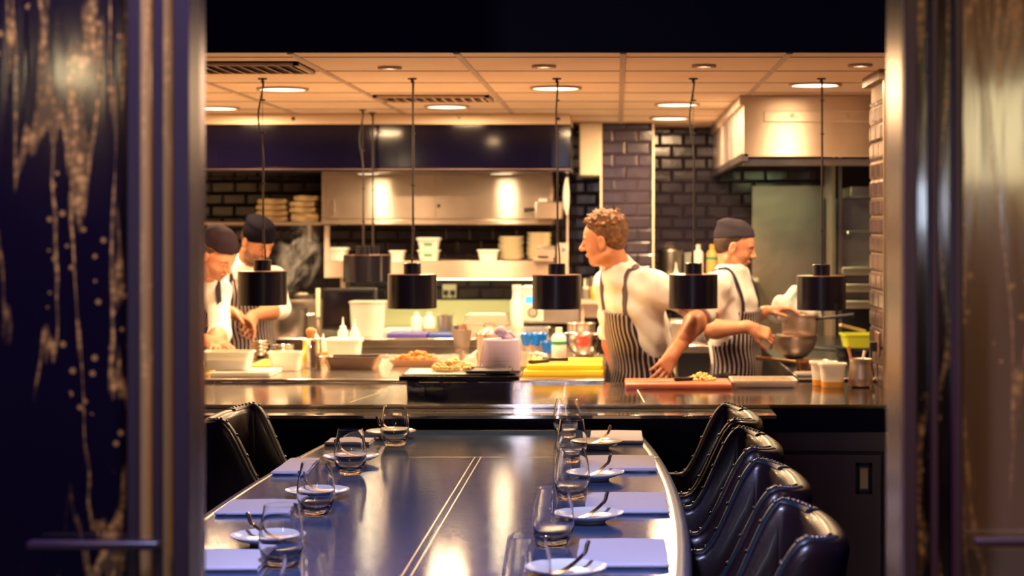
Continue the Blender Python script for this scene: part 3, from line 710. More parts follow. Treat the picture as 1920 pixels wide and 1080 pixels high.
for s in (1,-1): MB().tube([(s*.12,-.03,.05),(s*.147,-.03,.052),(s*.147,.03,.052),(s*.12,.03,.05)], .004, 8).build('handle', STEEL, t)
tub('storage_tub', 'tall square milky tub behind the roasting tin', 'tub', (PX(648,8.55),8.45,IZ), .155, .13, .10, lid=True)
for px, h, f, s, d in ((643,.17,None,'left of the pair behind the square tub',8.86),(665,.16,None,'right of the pair behind the square tub',8.86),(606,.125,OIL,'with olive contents beside the pepper mill',8.6),(592,.13,None,'half hidden behind the pepper mill',8.86)):
    bottle('small milky squeeze bottle '+s, (PX(px,d),d,IZ), .025, h+(.02 if px > 640 else 0), nozzle=True, fill=f, name='squeeze_bottle', group='squeeze bottles on the island')
for k, (px, d, r) in enumerate(((489,8.75,.052),(531,8.75,.054))):
    for j in range(2 if k else 3):
        bowl('steel bowl nested in the low shiny pile at left, '+('left pile ' if not k else 'right pile ')+('bottom','middle','top')[j], (PX(px,d),d,IZ+j*.017), r-.001*j, .045, POLISH, 'steel_bowl', 'low steel bowls at the left of the island')
slab('shallow_box', 'pale flat box lying behind the steel pot of cutlery', 'box', PX(545,8.5), PX(575,8.5), 8.5, 8.62, IZ, .03, PLASTIC)
# --- island, centre
p = island(775,690)
t = thing('food_tray', 'shallow brown tray piled with roasted orange vegetables', 'tray', (PX(775,8.18),8.27,IZ+.0008))
tubshape(.215,.15,.03,taper=.9,r=.03).build('body', mat('brown_tray', (.45,.25,.14), .4), t, smooth=50)
pile(70,.085,.055,.035,.02,mat('roasted_orange', (.85,.25,.03), .45, noise=(40,(.35,.1,.02),.4,.7,(1,1,1))),'roasted_vegetables',t,.02)
t = thing('ticket_holder', 'upright steel plate holder on a thick stem at the island centre', 'stand', (PX(866,8.2),8.2,IZ+.0008))
MB().lathe([(.03,0),(.03,.006),(.013,.008),(.013,.07)], n=20).build('stem', STEEL, t)
MB().loft([[Vector((-.028,-.004,.06)),Vector((.028,-.004,.06)),Vector((.028,.002,.06)),Vector((-.028,.002,.06))],[Vector((-.046,-.014,.166)),Vector((.046,-.014,.166)),Vector((.046,-.008,.166)),Vector((-.046,-.008,.166))]]).build('plate', STEEL, t)
t = thing('tongs', 'thin steel serving tongs leaning at the island centre', 'tongs', (PX(872,7.95),7.95,IZ+.012))
for dx in (-.008,.008): MB().tube([(dx-.035,0,0),(dx*.3+.045,.08,.07)], .003, 8).build('arm', STEEL, t)
pot('deep steel pot with lid half hidden behind the blue paper roll', (PX(918,8.55),8.55,IZ), .062, .125, STEEL, lid=True, handle=None)
t = thing('paper_roll', 'large lavender centre-feed paper roll standing behind the black tub', 'paper roll', (PX(939,7.18),7.22,.9508))
ROLL = mat('lavender_paper', (.60,.50,.70), .9, bump=(5,.12,(1,1,60)))
MB().lathe([(.072,0),(.0745,.004),(.0745,.196),(.071,.2),(.022,.2),(.02,.19),(.001,.19)], n=56, cap0=True).build('roll', ROLL, t, smooth=60)
m = MB(); P = []
for i in range(14):
    s = i/13; P.append((.012+.02*math.sin(s*5)-.02*s, -.01*s, .19+.04*math.sin(s*2.4)))
m.tube(P, [.01+.014*math.sin(i*.5+.5)**2 for i in range(14)], 12)
m.tube([(.0,0,.205),(.035,.0,.222),(.055,.01,.205)], [.02,.014,.006], 12)
m.build('twisted_end', ROLL, t, smooth=70)
m = MB(); rg = []
for i in range(12):
    s = i/11; a = PI+.25-.5*s*.6
    rg.append([Vector(((.077+.012*(1-z))*math.cos(a)-.012*(1-z)*s, (.077)*math.sin(a)-.005*s, .185*z)) for z in (0,.2,.4,.6,.8,1)])
m.loft(rg, close=False, cap0=False, cap1=False); o = m.build('loose_sheet', ROLL, t, smooth=70)
so = o.modifiers.new('thick','SOLIDIFY'); so.thickness = .0012
# clear tubs and boards
tub('storage_tub', 'clear tub of greenish food right of the paper roll', 'tub', (PX(985,7.85),7.8,IZ), .06, .1, .085, CLEARP, fill=(OIL,.03))
slab('chopping_board', 'yellow chopping board, lower of the pair at the island right end', 'chopping board', PX(983,7.75), -.058, 7.66, 8.1, IZ, .022, YELLOW)
slab('chopping_board', 'yellow chopping board, upper of the pair at the island right end', 'chopping board', PX(988,7.75), -.062, 7.70, 8.14, IZ+.0225, .022, YELLOW)
bz = IZ+.0466
def knife(label, loc, rz, L=.2, group='kitchen knives'):
    t = thing('chef_knife', label, 'knife', loc, rz, group)
    MB().loft([[Vector((0,-.001,.001)),Vector((0,.02,.001)),Vector((0,.02,.003)),Vector((0,-.001,.003))],[Vector((L*.7,0,.001)),Vector((L*.7,.016,.001)),Vector((L*.7,.016,.0025)),Vector((L*.7,0,.0025))],[Vector((L,0,.001)),Vector((L,.001,.001)),Vector((L,.001,.002)),Vector((L,0,.002))]]).build('blade', STEEL, t)
    MB().loft([[Vector((0,y,z)) for y,z in ((.0,0),(.022,0),(.022,.016),(.0,.016))],[Vector((-.05,y,z)) for y,z in ((.002,0),(.02,0),(.02,.014),(.002,.014))],[Vector((-.115,y,z)) for y,z in ((-.002,0),(.022,0),(.022,.016),(-.002,.016))]]).build('handle', BLACKM, t, bevel=.003)
knife('black handled knife lying on the upper yellow board', (PX(1066,7.9),7.9,bz), .02, .16)
knife('short black handled knife at the left edge of the yellow boards', (PX(1030,7.83),7.83,bz), .9, .07)
bottle('milky bottle with green label behind the yellow boards', (PX(1048,8.4),8.4,IZ), .034, .165, band=GREEN)
def filmpot(label, px, d, r, h, m, blue):
    t = thing('lined_beaker', label, 'beaker', (PX(px,d),d,IZ+.0008))
    latheshape([(r*.75,0),(r,h),(r+.004,h+.002)], .002).build('body', m, t, smooth=50)
    if blue:
        mb = MB(); rings = []
        for k, (rr, z) in enumerate(((r+.003,h-.02),(r+.006,h),(r+.012,h+.03),(r*.8,h+.018),(r*.6,h-.01))):
            rings.append([Vector(((rr+.006*math.sin(j*5+k))*math.cos(2*PI*j/30),(rr+.006*math.sin(j*5+k))*math.sin(2*PI*j/30),z+.008*math.sin(j*3.7+k))) for j in range(30)])
        mb.loft(rings).build('blue_liner', BLUEBAG, t, smooth=70)
filmpot('tapered steel beaker lined with blue film', 1001, 8.75, .052, .085, STEEL, True)
filmpot('small copper toned beaker with blue film right of the steel one', 1030, 8.6, .026, .055, COPPER, True)
pot('steel saucepan behind the mixing bowl and the man', (PX(1090,8.9),8.88,IZ), .068, .16, STEEL, handle=None)
bowl('large steel mixing bowl left of the man in the striped apron', (PX(1096,8.62),8.62,IZ), .107, .125, STEELT)
o = MB().loft([rrect(.2,.2,.03,0),rrect(.22,.2,.03,.006),rrect(.18,.18,.03,.012)]).build('folded_cloth', RED, loc=(-.19,8.36,IZ+.0008)); tag(o, 'red cloth lying under the mixing bowl edge', 'cloth')
tub('storage_tub', 'large clear container at the back of the island behind the blue-lined beaker', 'tub', (PX(1000,8.95)-.02,8.84,IZ), .20, .12, .14, CLEARP, taper=.93)
t = thing('film_heap', 'crumpled clear film heap in a low white tray', 'tray', (PX(1010,8.2),8.25,IZ+.0008))
tubshape(.11,.1,.025).build('body', WHITE, t); pile(40,.045,.04,.03,.02,mat('crumpled_film', (.8,.8,.78), .2, transmission_weight=.4),'crumpled_film',t,.02,4)
o = MB().lathe([(.028,0),(.028,.04)],n=24).build('storage_jar', CLEARP, loc=(PX(985,8.3)+.005,8.4,IZ+.0008)); tag(o, 'small clear jar between the paper roll and film heap', 'jar')
# --- pass counter
t = thing('serving_tub', 'glossy black deep serving tub on the pass counter', 'tub', (PX(861,6.86),6.98,.9508))
tubshape(.405,.24,.066,taper=.985,r=.02,rim=.001,t=.004).build('body', BLACK, t, smooth=50)
MB().loft([rrect(.405,.24,.02,.062),rrect(.455,.275,.012,.066),rrect(.455,.275,.012,.082),rrect(.44,.26,.012,.082),rrect(.43,.25,.012,.076)]).build('rim', BLACK, t, smooth=50)
o = MB().box((0,0,.0),(.31,.2,.0015),Matrix.Rotation(.03,3,'X')).build('paper_sheet', mat('white_paper', (.88,.86,.8), .8), loc=(PX(835,6.9),6.98,.9508+.09)); tag(o, 'white paper sheet on top of the black tub', 'paper')
t = thing('pasta_pile', 'heap of pale yellow pasta on the paper sheet', 'pasta', (PX(845,6.9),7.0,.9508+.096))
PASTA = mat('egg_pasta', (.9,.66,.28), .5)
pile(90,.085,.07,.03,.018,PASTA,'pasta',t,0,3)
t = thing('tasting_tray', 'thin dark tray lying over the right of the black tub', 'tray', (PX(915,6.9),6.99,.9508+.092))
tubshape(.16,.2,.008,taper=.97).build('body', BLACKM, t)
REDB = mat('red_board', (.72,.2,.11), .4)
slab('chopping_board', 'red chopping board on the pass counter in front of the man', 'chopping board', PX(1172,7.23), PX(1372,7.23), 7.225, 7.5, .95, .02, REDB)
t = thing('chopped_food', 'mound of chopped pale yellow food on the red board', 'chopped food', (PX(1315,7.4),7.41,.9718))
pile(160,.06,.05,.025,.009,mat('chopped_yellow', (.92,.75,.3), .6),'chopped_pieces',t,0,6)
knife('black handled knife lying on the red board', (PX(1262,7.38),7.36,.9716), 3.5, .17)
t = thing('baking_tray', 'white baking tray with a browned flat bake right of the red board', 'tray', (PX(1433,7.3),7.38,.9508))
tubshape(.255,.2,.03,taper=.94,r=.02).build('body', mat('pale_enamel', (.8,.72,.62), .3), t, smooth=50)
MB().loft([rrect(.22,.17,.02,.004),rrect(.23,.18,.02,.026)]).build('bake', mat('browned_crust', (.55,.3,.16), .7, noise=(40,(.25,.12,.06),.4,.6,(1,1,1))), t)
for px, y, s in ((1546,7.36,'left and behind of the pair'),(1563,7.27,'right and front of the pair')):
    t = tub('sauce_tub', 'tall milky square tub with orange sauce, '+s, 'tub', (PX(px,y),y,.95), .10, .075, .098, taper=.85, group='tubs with orange sauce on the counter')
    MB().loft([rrect(.0865,.0655,.02,.0015),rrect(.0895,.0685,.02,.024)]).build('sauce', ORANGE, t, smooth=50)
JUGM = mat('satin_jug_steel', (.72,.58,.48), .38, .8)
t = thing('steel_jug', 'rounded polished steel jug with a white spoon right of the sauce tubs', 'jug', (PX(1615,7.3),7.33,.9508))
latheshape([(.036,0),(.048,.008),(.05,.04),(.043,.085),(.044,.11),(.047,.114)], .002).build('body', JUGM, t, smooth=60)
MB().tube([(.044,0,.1),(.068,0,.095),(.07,0,.05),(.05,0,.03)], .004, 8).build('handle', POLISH, t)
MB().tube([(0,0,.02),(.012,.01,.115),(.02,.01,.145)], [.004,.005,.007], 8).build('spoon', WHITE, t)
MB().tube([(-.02,0,.03),(-.045,.03,.16)], [.004,.007], 8).build('wooden_spoon', mat('wood_spoon', (.4,.18,.08), .5), t)
# --- back bench wares
def bb(px, py): d = DZ(py, BZ); return PX(px, d)
def bt(label, px, d, w, dd, h, **k): return tub('storage_tub', label, 'tub', (PX(px,d),d,BZ), W_(w,d), dd, h, **k)
pot('big steel stock pot with a flat lid by the two left cooks', (PX(538,10.35),10.36,BZ), .118, .16, STEELD, lid=True)
bt('tall milky bin standing right of the black monitor', 686, 10.3, 62, .16, .2, taper=.9)
t = thing('kitchen_screen', 'black flat appliance screen with a pale side tag on the back bench', 'screen', (PX(655,10.5),10.5,BZ+.0008))
MB().bx(-.155,.155,-.02,.06,.03,.27).build('body', BLACKM, t, bevel=.006)
MB().bx(-.14,.14,-.022,-.02,.05,.25).build('display', BLACK, t)
MB().bx(-.06,.06,-.02,.08,0,.03).build('stand', STEEL, t)
MB().bx(-.19,-.165,-.03,.0,.1,.27).build('side_tag', mat('pale_green_tag', (.7,.85,.6), .4), t, bevel=.006)
MB().bx(-.186,-.17,-.02,.0,.0,.1).build('tag_stem', STEEL, t)
for px, f, s in ((781,None,'left one'),(805,OIL,'right one, half full of oil')):
    bottle('milky plastic bottle under the splashback, '+s, (PX(px,10.5),10.5,BZ), .032, .13, fill=f, group='oil bottles on the back bench')
t = thing('utensil_canister', 'steel canister with spoons on the back bench', 'canister', (PX(834,10.55),10.56,BZ+.0008))
latheshape([(.044,0),(.044,.11),(.047,.112)], .002).build('body', STEELD, t, smooth=50)
for a in (-.3,.1,.4): MB().tube([(a*.05,0,.01),(a*.13,.01,.13)], .003, 6).build('spoon', STEEL, t)
t = thing('copper_cup', 'small copper cup beside the steel canister', 'cup', (PX(861,10.4),10.42,BZ+.0008))
latheshape([(.026,0),(.036,.06),(.04,.062)], .002).build('body', COPPER, t, smooth=50)
slab('chopping_board', 'violet blue board flat on the back bench, left of the two', 'chopping board', PX(728,10.3), PX(802,10.3), 10.22, 10.5, BZ, .024, PURPB)
slab('chopping_board', 'bright blue board flat on the back bench, right of the two', 'chopping board', PX(804,10.3), PX(856,10.3), 10.22, 10.48, BZ, .022, BLUEB)
slab('folded_cloth', 'folded white cloth behind the violet blue board', 'cloth', PX(722,10.6), PX(770,10.6), 10.52, 10.7, BZ, .03, COAT)
t = thing('steel_tray', 'wide steel tray with a clear cover on the back bench', 'tray', (PX(912,10.5),10.55,BZ+.0008))
tubshape(.26,.2,.07,taper=.94).build('body', STEEL, t, smooth=50)
MB().loft([rrect(.25,.19,.02,.07),rrect(.24,.18,.02,.12),rrect(.2,.14,.02,.125)]).build('cover', CLEARP, t, smooth=50)
t = thing('control_oven', 'grey steel appliance with a blue display and a round dial', 'appliance', (PX(1003,10.7),10.7,BZ+.0008))
ox = PX(1003,10.7)
MB().bx(-.082,.265,0,.35,.055,.27).build('body', STEELD, t, bevel=.006)
MB().bx(-.075,.05,-.008,0,.07,.255).build('control_panel', mat('pale_control_panel', (.75,.7,.6), .35), t, bevel=.003)
MB().bx(-.055,.03,-.010,-.008,.175,.215).build('display', emis('blue_display', (.02,.25,1), 3), t)
d = MB().lathe([(.024,0),(.022,.02),(.001,.02)],(-.012,-.008,.12),24,rot=Matrix.Rotation(PI/2,3,'X')).build('dial', STEEL, t)
MB().lathe([(.030,0),(.030,.002)],(-.012,-.008,.12),24,rot=Matrix.Rotation(PI/2,3,'X')).build('dial_ring', BLACKM, t)
for x in (-.06,.24):
    for y in (.03,.3): MB().lathe([(.015,0),(.015,.055)],(x,y,0),10).build('foot', BLACKM, t)
t = thing('white_canister', 'tall white plastic jug left of the blue display appliance', 'canister', (PX(969,10.6),10.6,BZ+.0008))
MB().lathe([(.036,0),(.038,.01),(.036,.19),(.026,.21),(.024,.255),(.001,.255)], n=28).build('body', PLASTIC, t, smooth=60)
MB().lathe([(.027,.255),(.027,.285)], n=20).build('cap', WHITE, t)
t = thing('frying_pan', 'steel frying pan with pale food behind the stock pot', 'pan', (PX(565,10.9),10.95,BZ+.19))
latheshape([(.07,0),(.095,.03)], .003).build('body', STEELD, t, smooth=50); pile(20,.04,.03,.02,.02,PLASTIC,'food',t,.01,9)
MB().tube([(-.09,0,.025),(-.25,.02,.05)], .007, 8).build('handle', BLACKM, t)
o = MB().bx(-.22,.22,-.15,.15,0,.189).build('warming_box', STEELD, loc=(PX(560,10.95),11.0,BZ+.0006), bevel=.004); tag(o, 'steel warming box behind the stock pot carrying the frying pan', 'appliance')
# sockets
def socket(label, x, y, z, rot, group='electric sockets'):
    t = thing('wall_socket', label, 'socket', (x,y,z), rot, group)
    MB().bx(-.045,.045,-.012,0,-.045,.045).build('plate', PLASTIC, t, bevel=.004)
    for dx in (-.022,.022):
        MB().bx(dx-.015,dx+.015,-.03,-.012,-.025,.005).build('plug', BLACKM, t, bevel=.003)
        MB().tube([(dx,-.025,-.02),(dx+.01,-.02,-.1),(dx-.02,-.02,-.17)], .003, 6).build('cable', BLACKM, t)
socket('double pale socket with two black plugs above the splash panel', PX(840,11.5), 11.606, PZ(547,11.5), 0)
t = thing('wall_socket', 'brown socket with looping cable on the narrow tiled nib', 'socket', (NX-.006,7.45,PZ(645,7.45)), -PI/2, 'electric sockets')
MB().bx(-.05,.05,-.01,0,-.05,.05).build('plate', mat('brown_plate', (.5,.33,.24), .25, .8), t, bevel=.004)
MB().bx(-.02,.02,-.035,-.01,-.03,.01).build('plug', BLACKM, t, bevel=.003)
MB().tube([(0,-.03,-.02),(.01,-.03,-.08),(.0,-.02,-.13),(-.04,-.02,-.16)], .004, 6).build('cable', BLACKM, t)
# gantry shelf wares
gz = GZ+.0008
def gt(px, w, h, label, **k): return tub('storage_tub', label, 'tub', (PX(px,10.9),10.88,k.pop('z',GZ)), W_(w,10.9), .14, h, taper=.84, **k)
gt(803, 38, .064, 'small milky tub with green label, lower of the stacked pair', lab=True)
gt(803, 40, .064, 'small milky tub with green label, upper of the stacked pair', lab=True, z=GZ+.066, lid=True)
gt(915, 38, .065, 'single milky tub left of the plate stacks', lab=False)
gt(744, 26, .06, 'small milky tub half behind the second pendant lamp')
gt(631, 36, .07, 'low wide milky tub in front of the shelf upright at left', lid=True)
def stack(px, n, r, where):
    rnd = random.Random(px)
    for i in range(n):
        o = MB().lathe([(.001,0),(r*.55,0),(r*.6,.004),(r*.9,.009),(r,.0145),(r*.98,.0155),(r*.6,.009),(.001,.007)], n=40).build('dinner_plate', mat('cream_china', (.78,.7,.52), .25), loc=(PX(px,10.95)+rnd.uniform(-.004,.004),10.98,gz+i*.0118), smooth=60)
        h = 'at the bottom' if i == 0 else 'on the very top' if i == n-1 else '%s from the bottom' % ['','second','third','fourth','fifth','sixth','seventh','eighth','ninth','tenth','eleventh','twelfth','thirteenth'][i]
        tag(o, 'cream plate in the %s stack on the gantry shelf, %s' % (where, h), 'plate', 'plate stacks on the gantry shelf')
stack(958, 12, .078, 'left'); stack(1010, 14, .075, 'right')
t = thing('label_printer', 'small steel boxed appliance at the right end of the gantry shelf', 'appliance', (PX(1019,10.75),10.7,GZ+.0008))
MB().bx(-.06,.06,.0,.12,-.0,.018).build('base', STEEL, t, bevel=.003)
MB().bx(-.035,.07,.0,.1,.018,.07).build('body', STEEL, t, bevel=.003); MB().bx(-.04,.07,.0,.1,.072,.088).build('lid', STEELD, t, bevel=.003)
MB().bx(-.03,.03,-.004,.0,.02,.03).build('slot', BLACK, t)
t = thing('mounting_bracket', 'perforated steel bracket at the right end of the gantry shelf', 'bracket', (PX(1057,10.7),10.66,PZ(560,10.7)))
MB().bx(-.04,.03,0,.02,0,.33).build('plate', STEEL, t, bevel=.004); MB().lathe([(.012,0),(.012,.01)],(-.0,0,.29),12,rot=Matrix.Rotation(PI/2,3,'X')).build('bolt', POLISH, t)
# saucepan hung at the cabinet's right end
t = thing('hanging_saucepan', 'steel box pan with black handle hung before the cabinet right end', 'pan', (PX(1022,10.6),10.72,PZ(410,10.7)))
MB().bx(-.065,.10,0,.15,0,.1).build('body', STEEL, t, bevel=.008); MB().tube([(-.065,.03,.055),(-.13,.03,.05)], [.010,.014], 10).build('handle', BLACKM, t)
MB().bx(-.04,.01,.0,.02,.1,.117).build('hook_clip', WHITE, t, bevel=.003)
o = MB().lathe([(.001,0),(.08,.004),(.115,.016),(.113,.019),(.001,.007)],(0,0,0),40,rot=Matrix.Rotation(PI/2,3,'Y')@Matrix.Rotation(.1,3,'X')).build('hanging_platter', WHITE, loc=(PX(1056,10.6),10.72,PZ(368,10.7)), smooth=60); tag(o, 'white round platter seen edge on beside the cabinet right end', 'platter')
# cloth piles on the wall shelf
sz = PZ(416,10.9)
rnd = random.Random(3); CL = mat('folded_cream_cloth', (.72,.52,.26), .8, noise=(12,(.4,.24,.12),.45,.65,(1,1,4)))
for px, w, n, nm in ((512,58,4,'left'),(573,48,4,'right')):
    z = sz
    for i in range(n):
        ww = W_(w,11.0)*(1-.04*i); hh = (.05 if i == 0 and nm == 'right' else .03)
        mb = MB(); a = rnd.uniform(-.05,.05)
        mb.loft([[Vector((x,y*.5,zz)) for x,y,zz in ((-ww/2,-.2,.004),(-ww/2-.006,-.2,hh/2),(-ww/2,-.2,hh-.003),(-ww/6,-.2,hh+.003),(ww/4,-.2,hh-.002),(ww/2,-.2,hh-.001),(ww/2+.005,-.2,hh/2),(ww/2,-.2,.003),(0,-.2,.0))],
                 [Vector((x,y*.5,zz)) for x,y,zz in ((-ww/2,.2,.004),(-ww/2-.006,.2,hh/2),(-ww/2,.2,hh-.003),(-ww/6,.2,hh),(ww/4,.2,hh),(ww/2,.2,hh-.001),(ww/2+.005,.2,hh/2),(ww/2,.2,.003),(0,.2,.0))]])
        o = mb.build('folded_cloth', CL, loc=(PX(px,11.0)+a*.25,11.05,z+.001), smooth=60)
        tag(o, 'folded cream cloth in the %s pile on the wall shelf, %s' % (nm, ('lowest','second from the bottom','third from the bottom','topmost')[i]), 'cloth', 'folded cloths on the wall shelf')
        z += hh+.0055
# --- shelf behind the man and its wares
s0 = PZ(519,11.3)
t = thing('wall_shelf', 'narrow steel shelf behind the man and the woman', 'shelf', (PX(1235,11.3),11.2,s0))
MB().bx(0,PX(1422,11.2)-PX(1235,11.2),0,.36,-.03,0).build('shelf_board', STEEL, t, bevel=.003)
for x in (.1,.5): MB().bx(x-.01,x+.01,.05,.36,-.15,-.03).build('bracket', STEEL, t)
sx = lambda px: (PX(px,11.3), 11.35, s0)
pot('tall steel pot holding stacked lids on the shelf behind the man', sx(1258), .075, .16, STEELD, lid=True, handle=None)
bottle('milky bottle on the shelf above the fourth lamp', (PX(1310,11.3),11.35,s0), .032, .2)
bottle('orange bottle with green label left of the capped woman', (PX(1336,11.3),11.35,s0), .036, .2, m=mat('orange_plastic', (.8,.4,.12), .35), band=GREEN, cap=mat('orange_cap', (.9,.45,.05), .4))
tub('storage_tub', 'clear upright container between steel pot and milky bottle', 'tub', (PX(1290,11.3),11.28,s0), .05, .08, .15, CLEARP)
o = MB().lathe([(.004,.09),(.006,.05),(.03,.0)],n=20,rot=None).build('funnel', PLASTIC, loc=(PX(1268,11.2),11.25,s0+.001)); tag(o, 'small white funnel standing before the steel pot', 'funnel')
# shelf and jars left of the man's face
s1 = PZ(560,10.9)
t = thing('wall_shelf', 'short steel shelf left of the man with jars', 'shelf', (PX(1086,10.9),10.8,s1))
MB().bx(0,.2,0,.25,-.03,0).build('shelf_board', STEEL, t, bevel=.003); MB().bx(.01,.19,.22,.25,-.12,-.03).build('bracket', STEEL, t)
MB().bx(.01,.03,.1,.24,-(s1-BZ),-.03).build('leg', STEEL, t)
for px, c, s in ((1098,CLEARP,'clear jar on the short shelf'),(1113,OIL,'honey coloured jar on the short shelf')):
    t = thing('storage_jar', s+' left of the man', 'jar', (PX(px,10.9),10.9,s1+.0008))
    MB().lathe([(.021,0),(.022,.05),(.017,.058)], n=20).build('body', c, t); MB().lathe([(.019,.058),(.019,.072)], n=20).build('lid', YELLOW if c is OIL else WHITE, t)
for px, h in ((1101,.12),(1113,.13)):
    o = MB().lathe([(.022,0),(.024,h)],n=20).build('steel_canister', STEELD, loc=(PX(px,11.0)+.0,10.98,s1+.001)); tag(o, 'slim steel canister behind the jars, '+('left' if px==1101 else 'right')+' one', 'canister', 'steel canisters behind the jars')
# --- bench between the man and the woman
t = thing('prep_bench', 'steel prep bench seen between the man and the woman', 'kitchen bench', (0,9.6,0))
MB().bx(PX(1255,9.6),PX(1330,9.6)+.1,0,1.0,BZ-.04,BZ).build('worktop', STEELT, t, bevel=.004)
for x in (PX(1255,9.6)+.03,PX(1330,9.6)+.07):
    for y in (.04,.95): MB().lathe([(.018,0),(.018,BZ-.04)],(x,y,0),12).build('leg', STEEL, t)
o = MB().bx(-.1,.1,0,.3,0,.11).build('steel_box', STEELD, loc=(PX(1290,9.9),9.9,BZ+.001), bevel=.01); tag(o, 'rounded grey steel box on the prep bench behind the arm', 'box')
# --- cooking range on the right
RZ = .95; rx0 = .775
t = thing('cooking_range', 'dark steel cooking range running back along the right side', 'range', (0,7.75,0))
DST = mat('dark_range_steel', (.16,.14,.15), .25, 1)
MB().bx(rx0,2.5,0,3.0,RZ-.06,RZ).build('worktop', DST, t, bevel=.004)
MB().bx(rx0+.02,2.48,.02,2.98,.1,RZ-.06).build('body', DST, t); MB().bx(rx0+.06,2.4,.1,2.9,0,.1).build('plinth', BLACKM, t)
for j in range(2):
    for i in range(2):
        MB().lathe([(.001,0),(.11,0),(.11,.008),(.09,.012),(.001,.012)],(1.15+.4*i,.95+.95*j,RZ),28).build('hob_ring', BLACKM, t)
pot('low copper pan with a long handle on the range front', (PX(1530,7.95),8.05,RZ), .075, .055, COPPER, handle=PI*.88, hang=mat('brass_handle', (.6,.38,.2), .3, 1), name='copper_pan', cat='pan')
bowl('wide steel bowl under the towel-draped saucepan on the range', (PX(1490,8.6),8.6,RZ+.022), .108, .11, JUGM, 'steel_bowl')
o = MB().lathe([(.07,0),(.07,.02)],n=28,cap0=True).build('pan_stand', BLACKM, loc=(PX(1490,8.6),8.6,RZ+.001)); tag(o, 'low black stand carrying the wide steel bowl', 'stand')
t = pot('steel saucepan draped with a towel and held by the woman', (PX(1499,8.64),8.62,RZ+.133), .085, .095, JUGM, handle=-.5, hang=BLACKM, name='saucepan')
tub('storage_tub', 'yellow green container with a wooden spatula on the range', 'tub', (PX(1612,9.6),9.45,RZ+.014), .2, .2, .07, mat('yellow_green_plastic', (.5,.55,.03), .4))
o = MB().tube([(PX(1578,9.4),9.46,RZ+.135),(PX(1625,9.5),9.56,RZ+.096)], .008, 8).build('spatula', mat('pale_wood', (.75,.5,.25), .6)); tag(o, 'pale wooden spatula resting on the yellow green container', 'spatula')
pot('black frying pan deep on the range near the tiled nib', (PX(1607,8.8),8.72,RZ+.014), .11, .04, BLACKM, handle=PI*.82, hang=BLACKM, name='frying_pan', cat='pan')
t = thing('small_tray', 'small white tray of browned food by the copper pan', 'tray', (PX(1515,7.75),7.82,RZ+.001))
tubshape(.09,.07,.02).build('body', WHITE, t); MB().loft([rrect(.07,.05,.01,.004),rrect(.07,.05,.01,.019)]).build('food', MATS["browned_crust"], t)
# right rear shelves, oven fronts
t = thing('steel_rack', 'steel rack of shelves and drawers behind the rightmost lamp', 'rack', (PX(1560,10.8),10.8,RZ))
w = 1.0
MB().bx(.11,w,0,.4,.82,PZ(350,10.8)-RZ).build('top_box', STEELD, t, bevel=.004)
MB().bx(.0,w,.3,.4,.15,.82).build('back_sheet', STEELD, t)
for z in (.36,.26,.16): MB().bx(.06,w,.0,.36,z,z+.045).build('drawer', STEEL, t, bevel=.004)
MB().tube([(.06,.2,.62),(w,.2,.62)], .006, 8).build('hook_rail', STEEL, t)
for k in range(6): MB().tube([(.12+.12*k,.2,.62),(.12+.12*k,.19,.585),(.135+.12*k,.19,.58)], .003, 6).build('hook', POLISH, t)
MB().bx(.0,.02,0,.4,-.95,1.1).build('upright', STEEL, t); MB().bx(.05,.07,.1,.12,-.95,1.1).build('upright', STEELD, t)
# --- steam
def steam():
    mb = MB().lathe([(.001,-1),(.4,-.9),(.8,-.5),(1,0),(.8,.5),(.4,.9),(.001,1)], n=24)
    m = bpy.data.materials.new('steam'); m.use_nodes = True; nt = m.node_tree; nt.nodes.clear(); N = nt.nodes.new
    out = N('ShaderNodeOutputMaterial'); v = N('ShaderNodeVolumePrincipled'); v.inputs['Color'].default_value = (1,.95,.9,1); v.inputs['Anisotropy'].default_value = .2
    tc = N('ShaderNodeTexCoord'); n = N('ShaderNodeTexNoise'); n.inputs['Scale'].default_value = 1.7; n.inputs['Detail'].default_value = 4; n.inputs['Distortion'].default_value = 1.2
    nt.links.new(tc.outputs['Object'], n.inputs[0]); r = N('ShaderNodeMapRange'); r.inputs[1].default_value = .52; r.inputs[2].default_value = .72; r.inputs[4].default_value = 38
    nt.links.new(n.outputs[0], r.inputs[0]); ln = N('ShaderNodeVectorMath'); ln.operation = 'LENGTH'; nt.links.new(tc.outputs['Object'], ln.inputs[0]); f2 = N('ShaderNodeMapRange'); f2.inputs[1].default_value = 1; f2.inputs[2].default_value = .3; nt.links.new(ln.outputs['Value'], f2.inputs[0])
    ml = N('ShaderNodeMath'); ml.operation = 'MULTIPLY'; nt.links.new(r.outputs[0], ml.inputs[0]); nt.links.new(f2.outputs[0], ml.inputs[1]); nt.links.new(ml.outputs[0], v.inputs['Density']); nt.links.new(v.outputs[0], out.inputs['Volume'])
    o = mb.build('steam', m, smooth=60, loc=(PX(557,10.1),10.1,1.42)); o.scale = (.14,.13,.23); o.rotation_euler = (0,.25,0); o['kind'] = 'stuff'; tag(o, 'wisps of pale steam rising from the stock pot', 'steam')
steam()
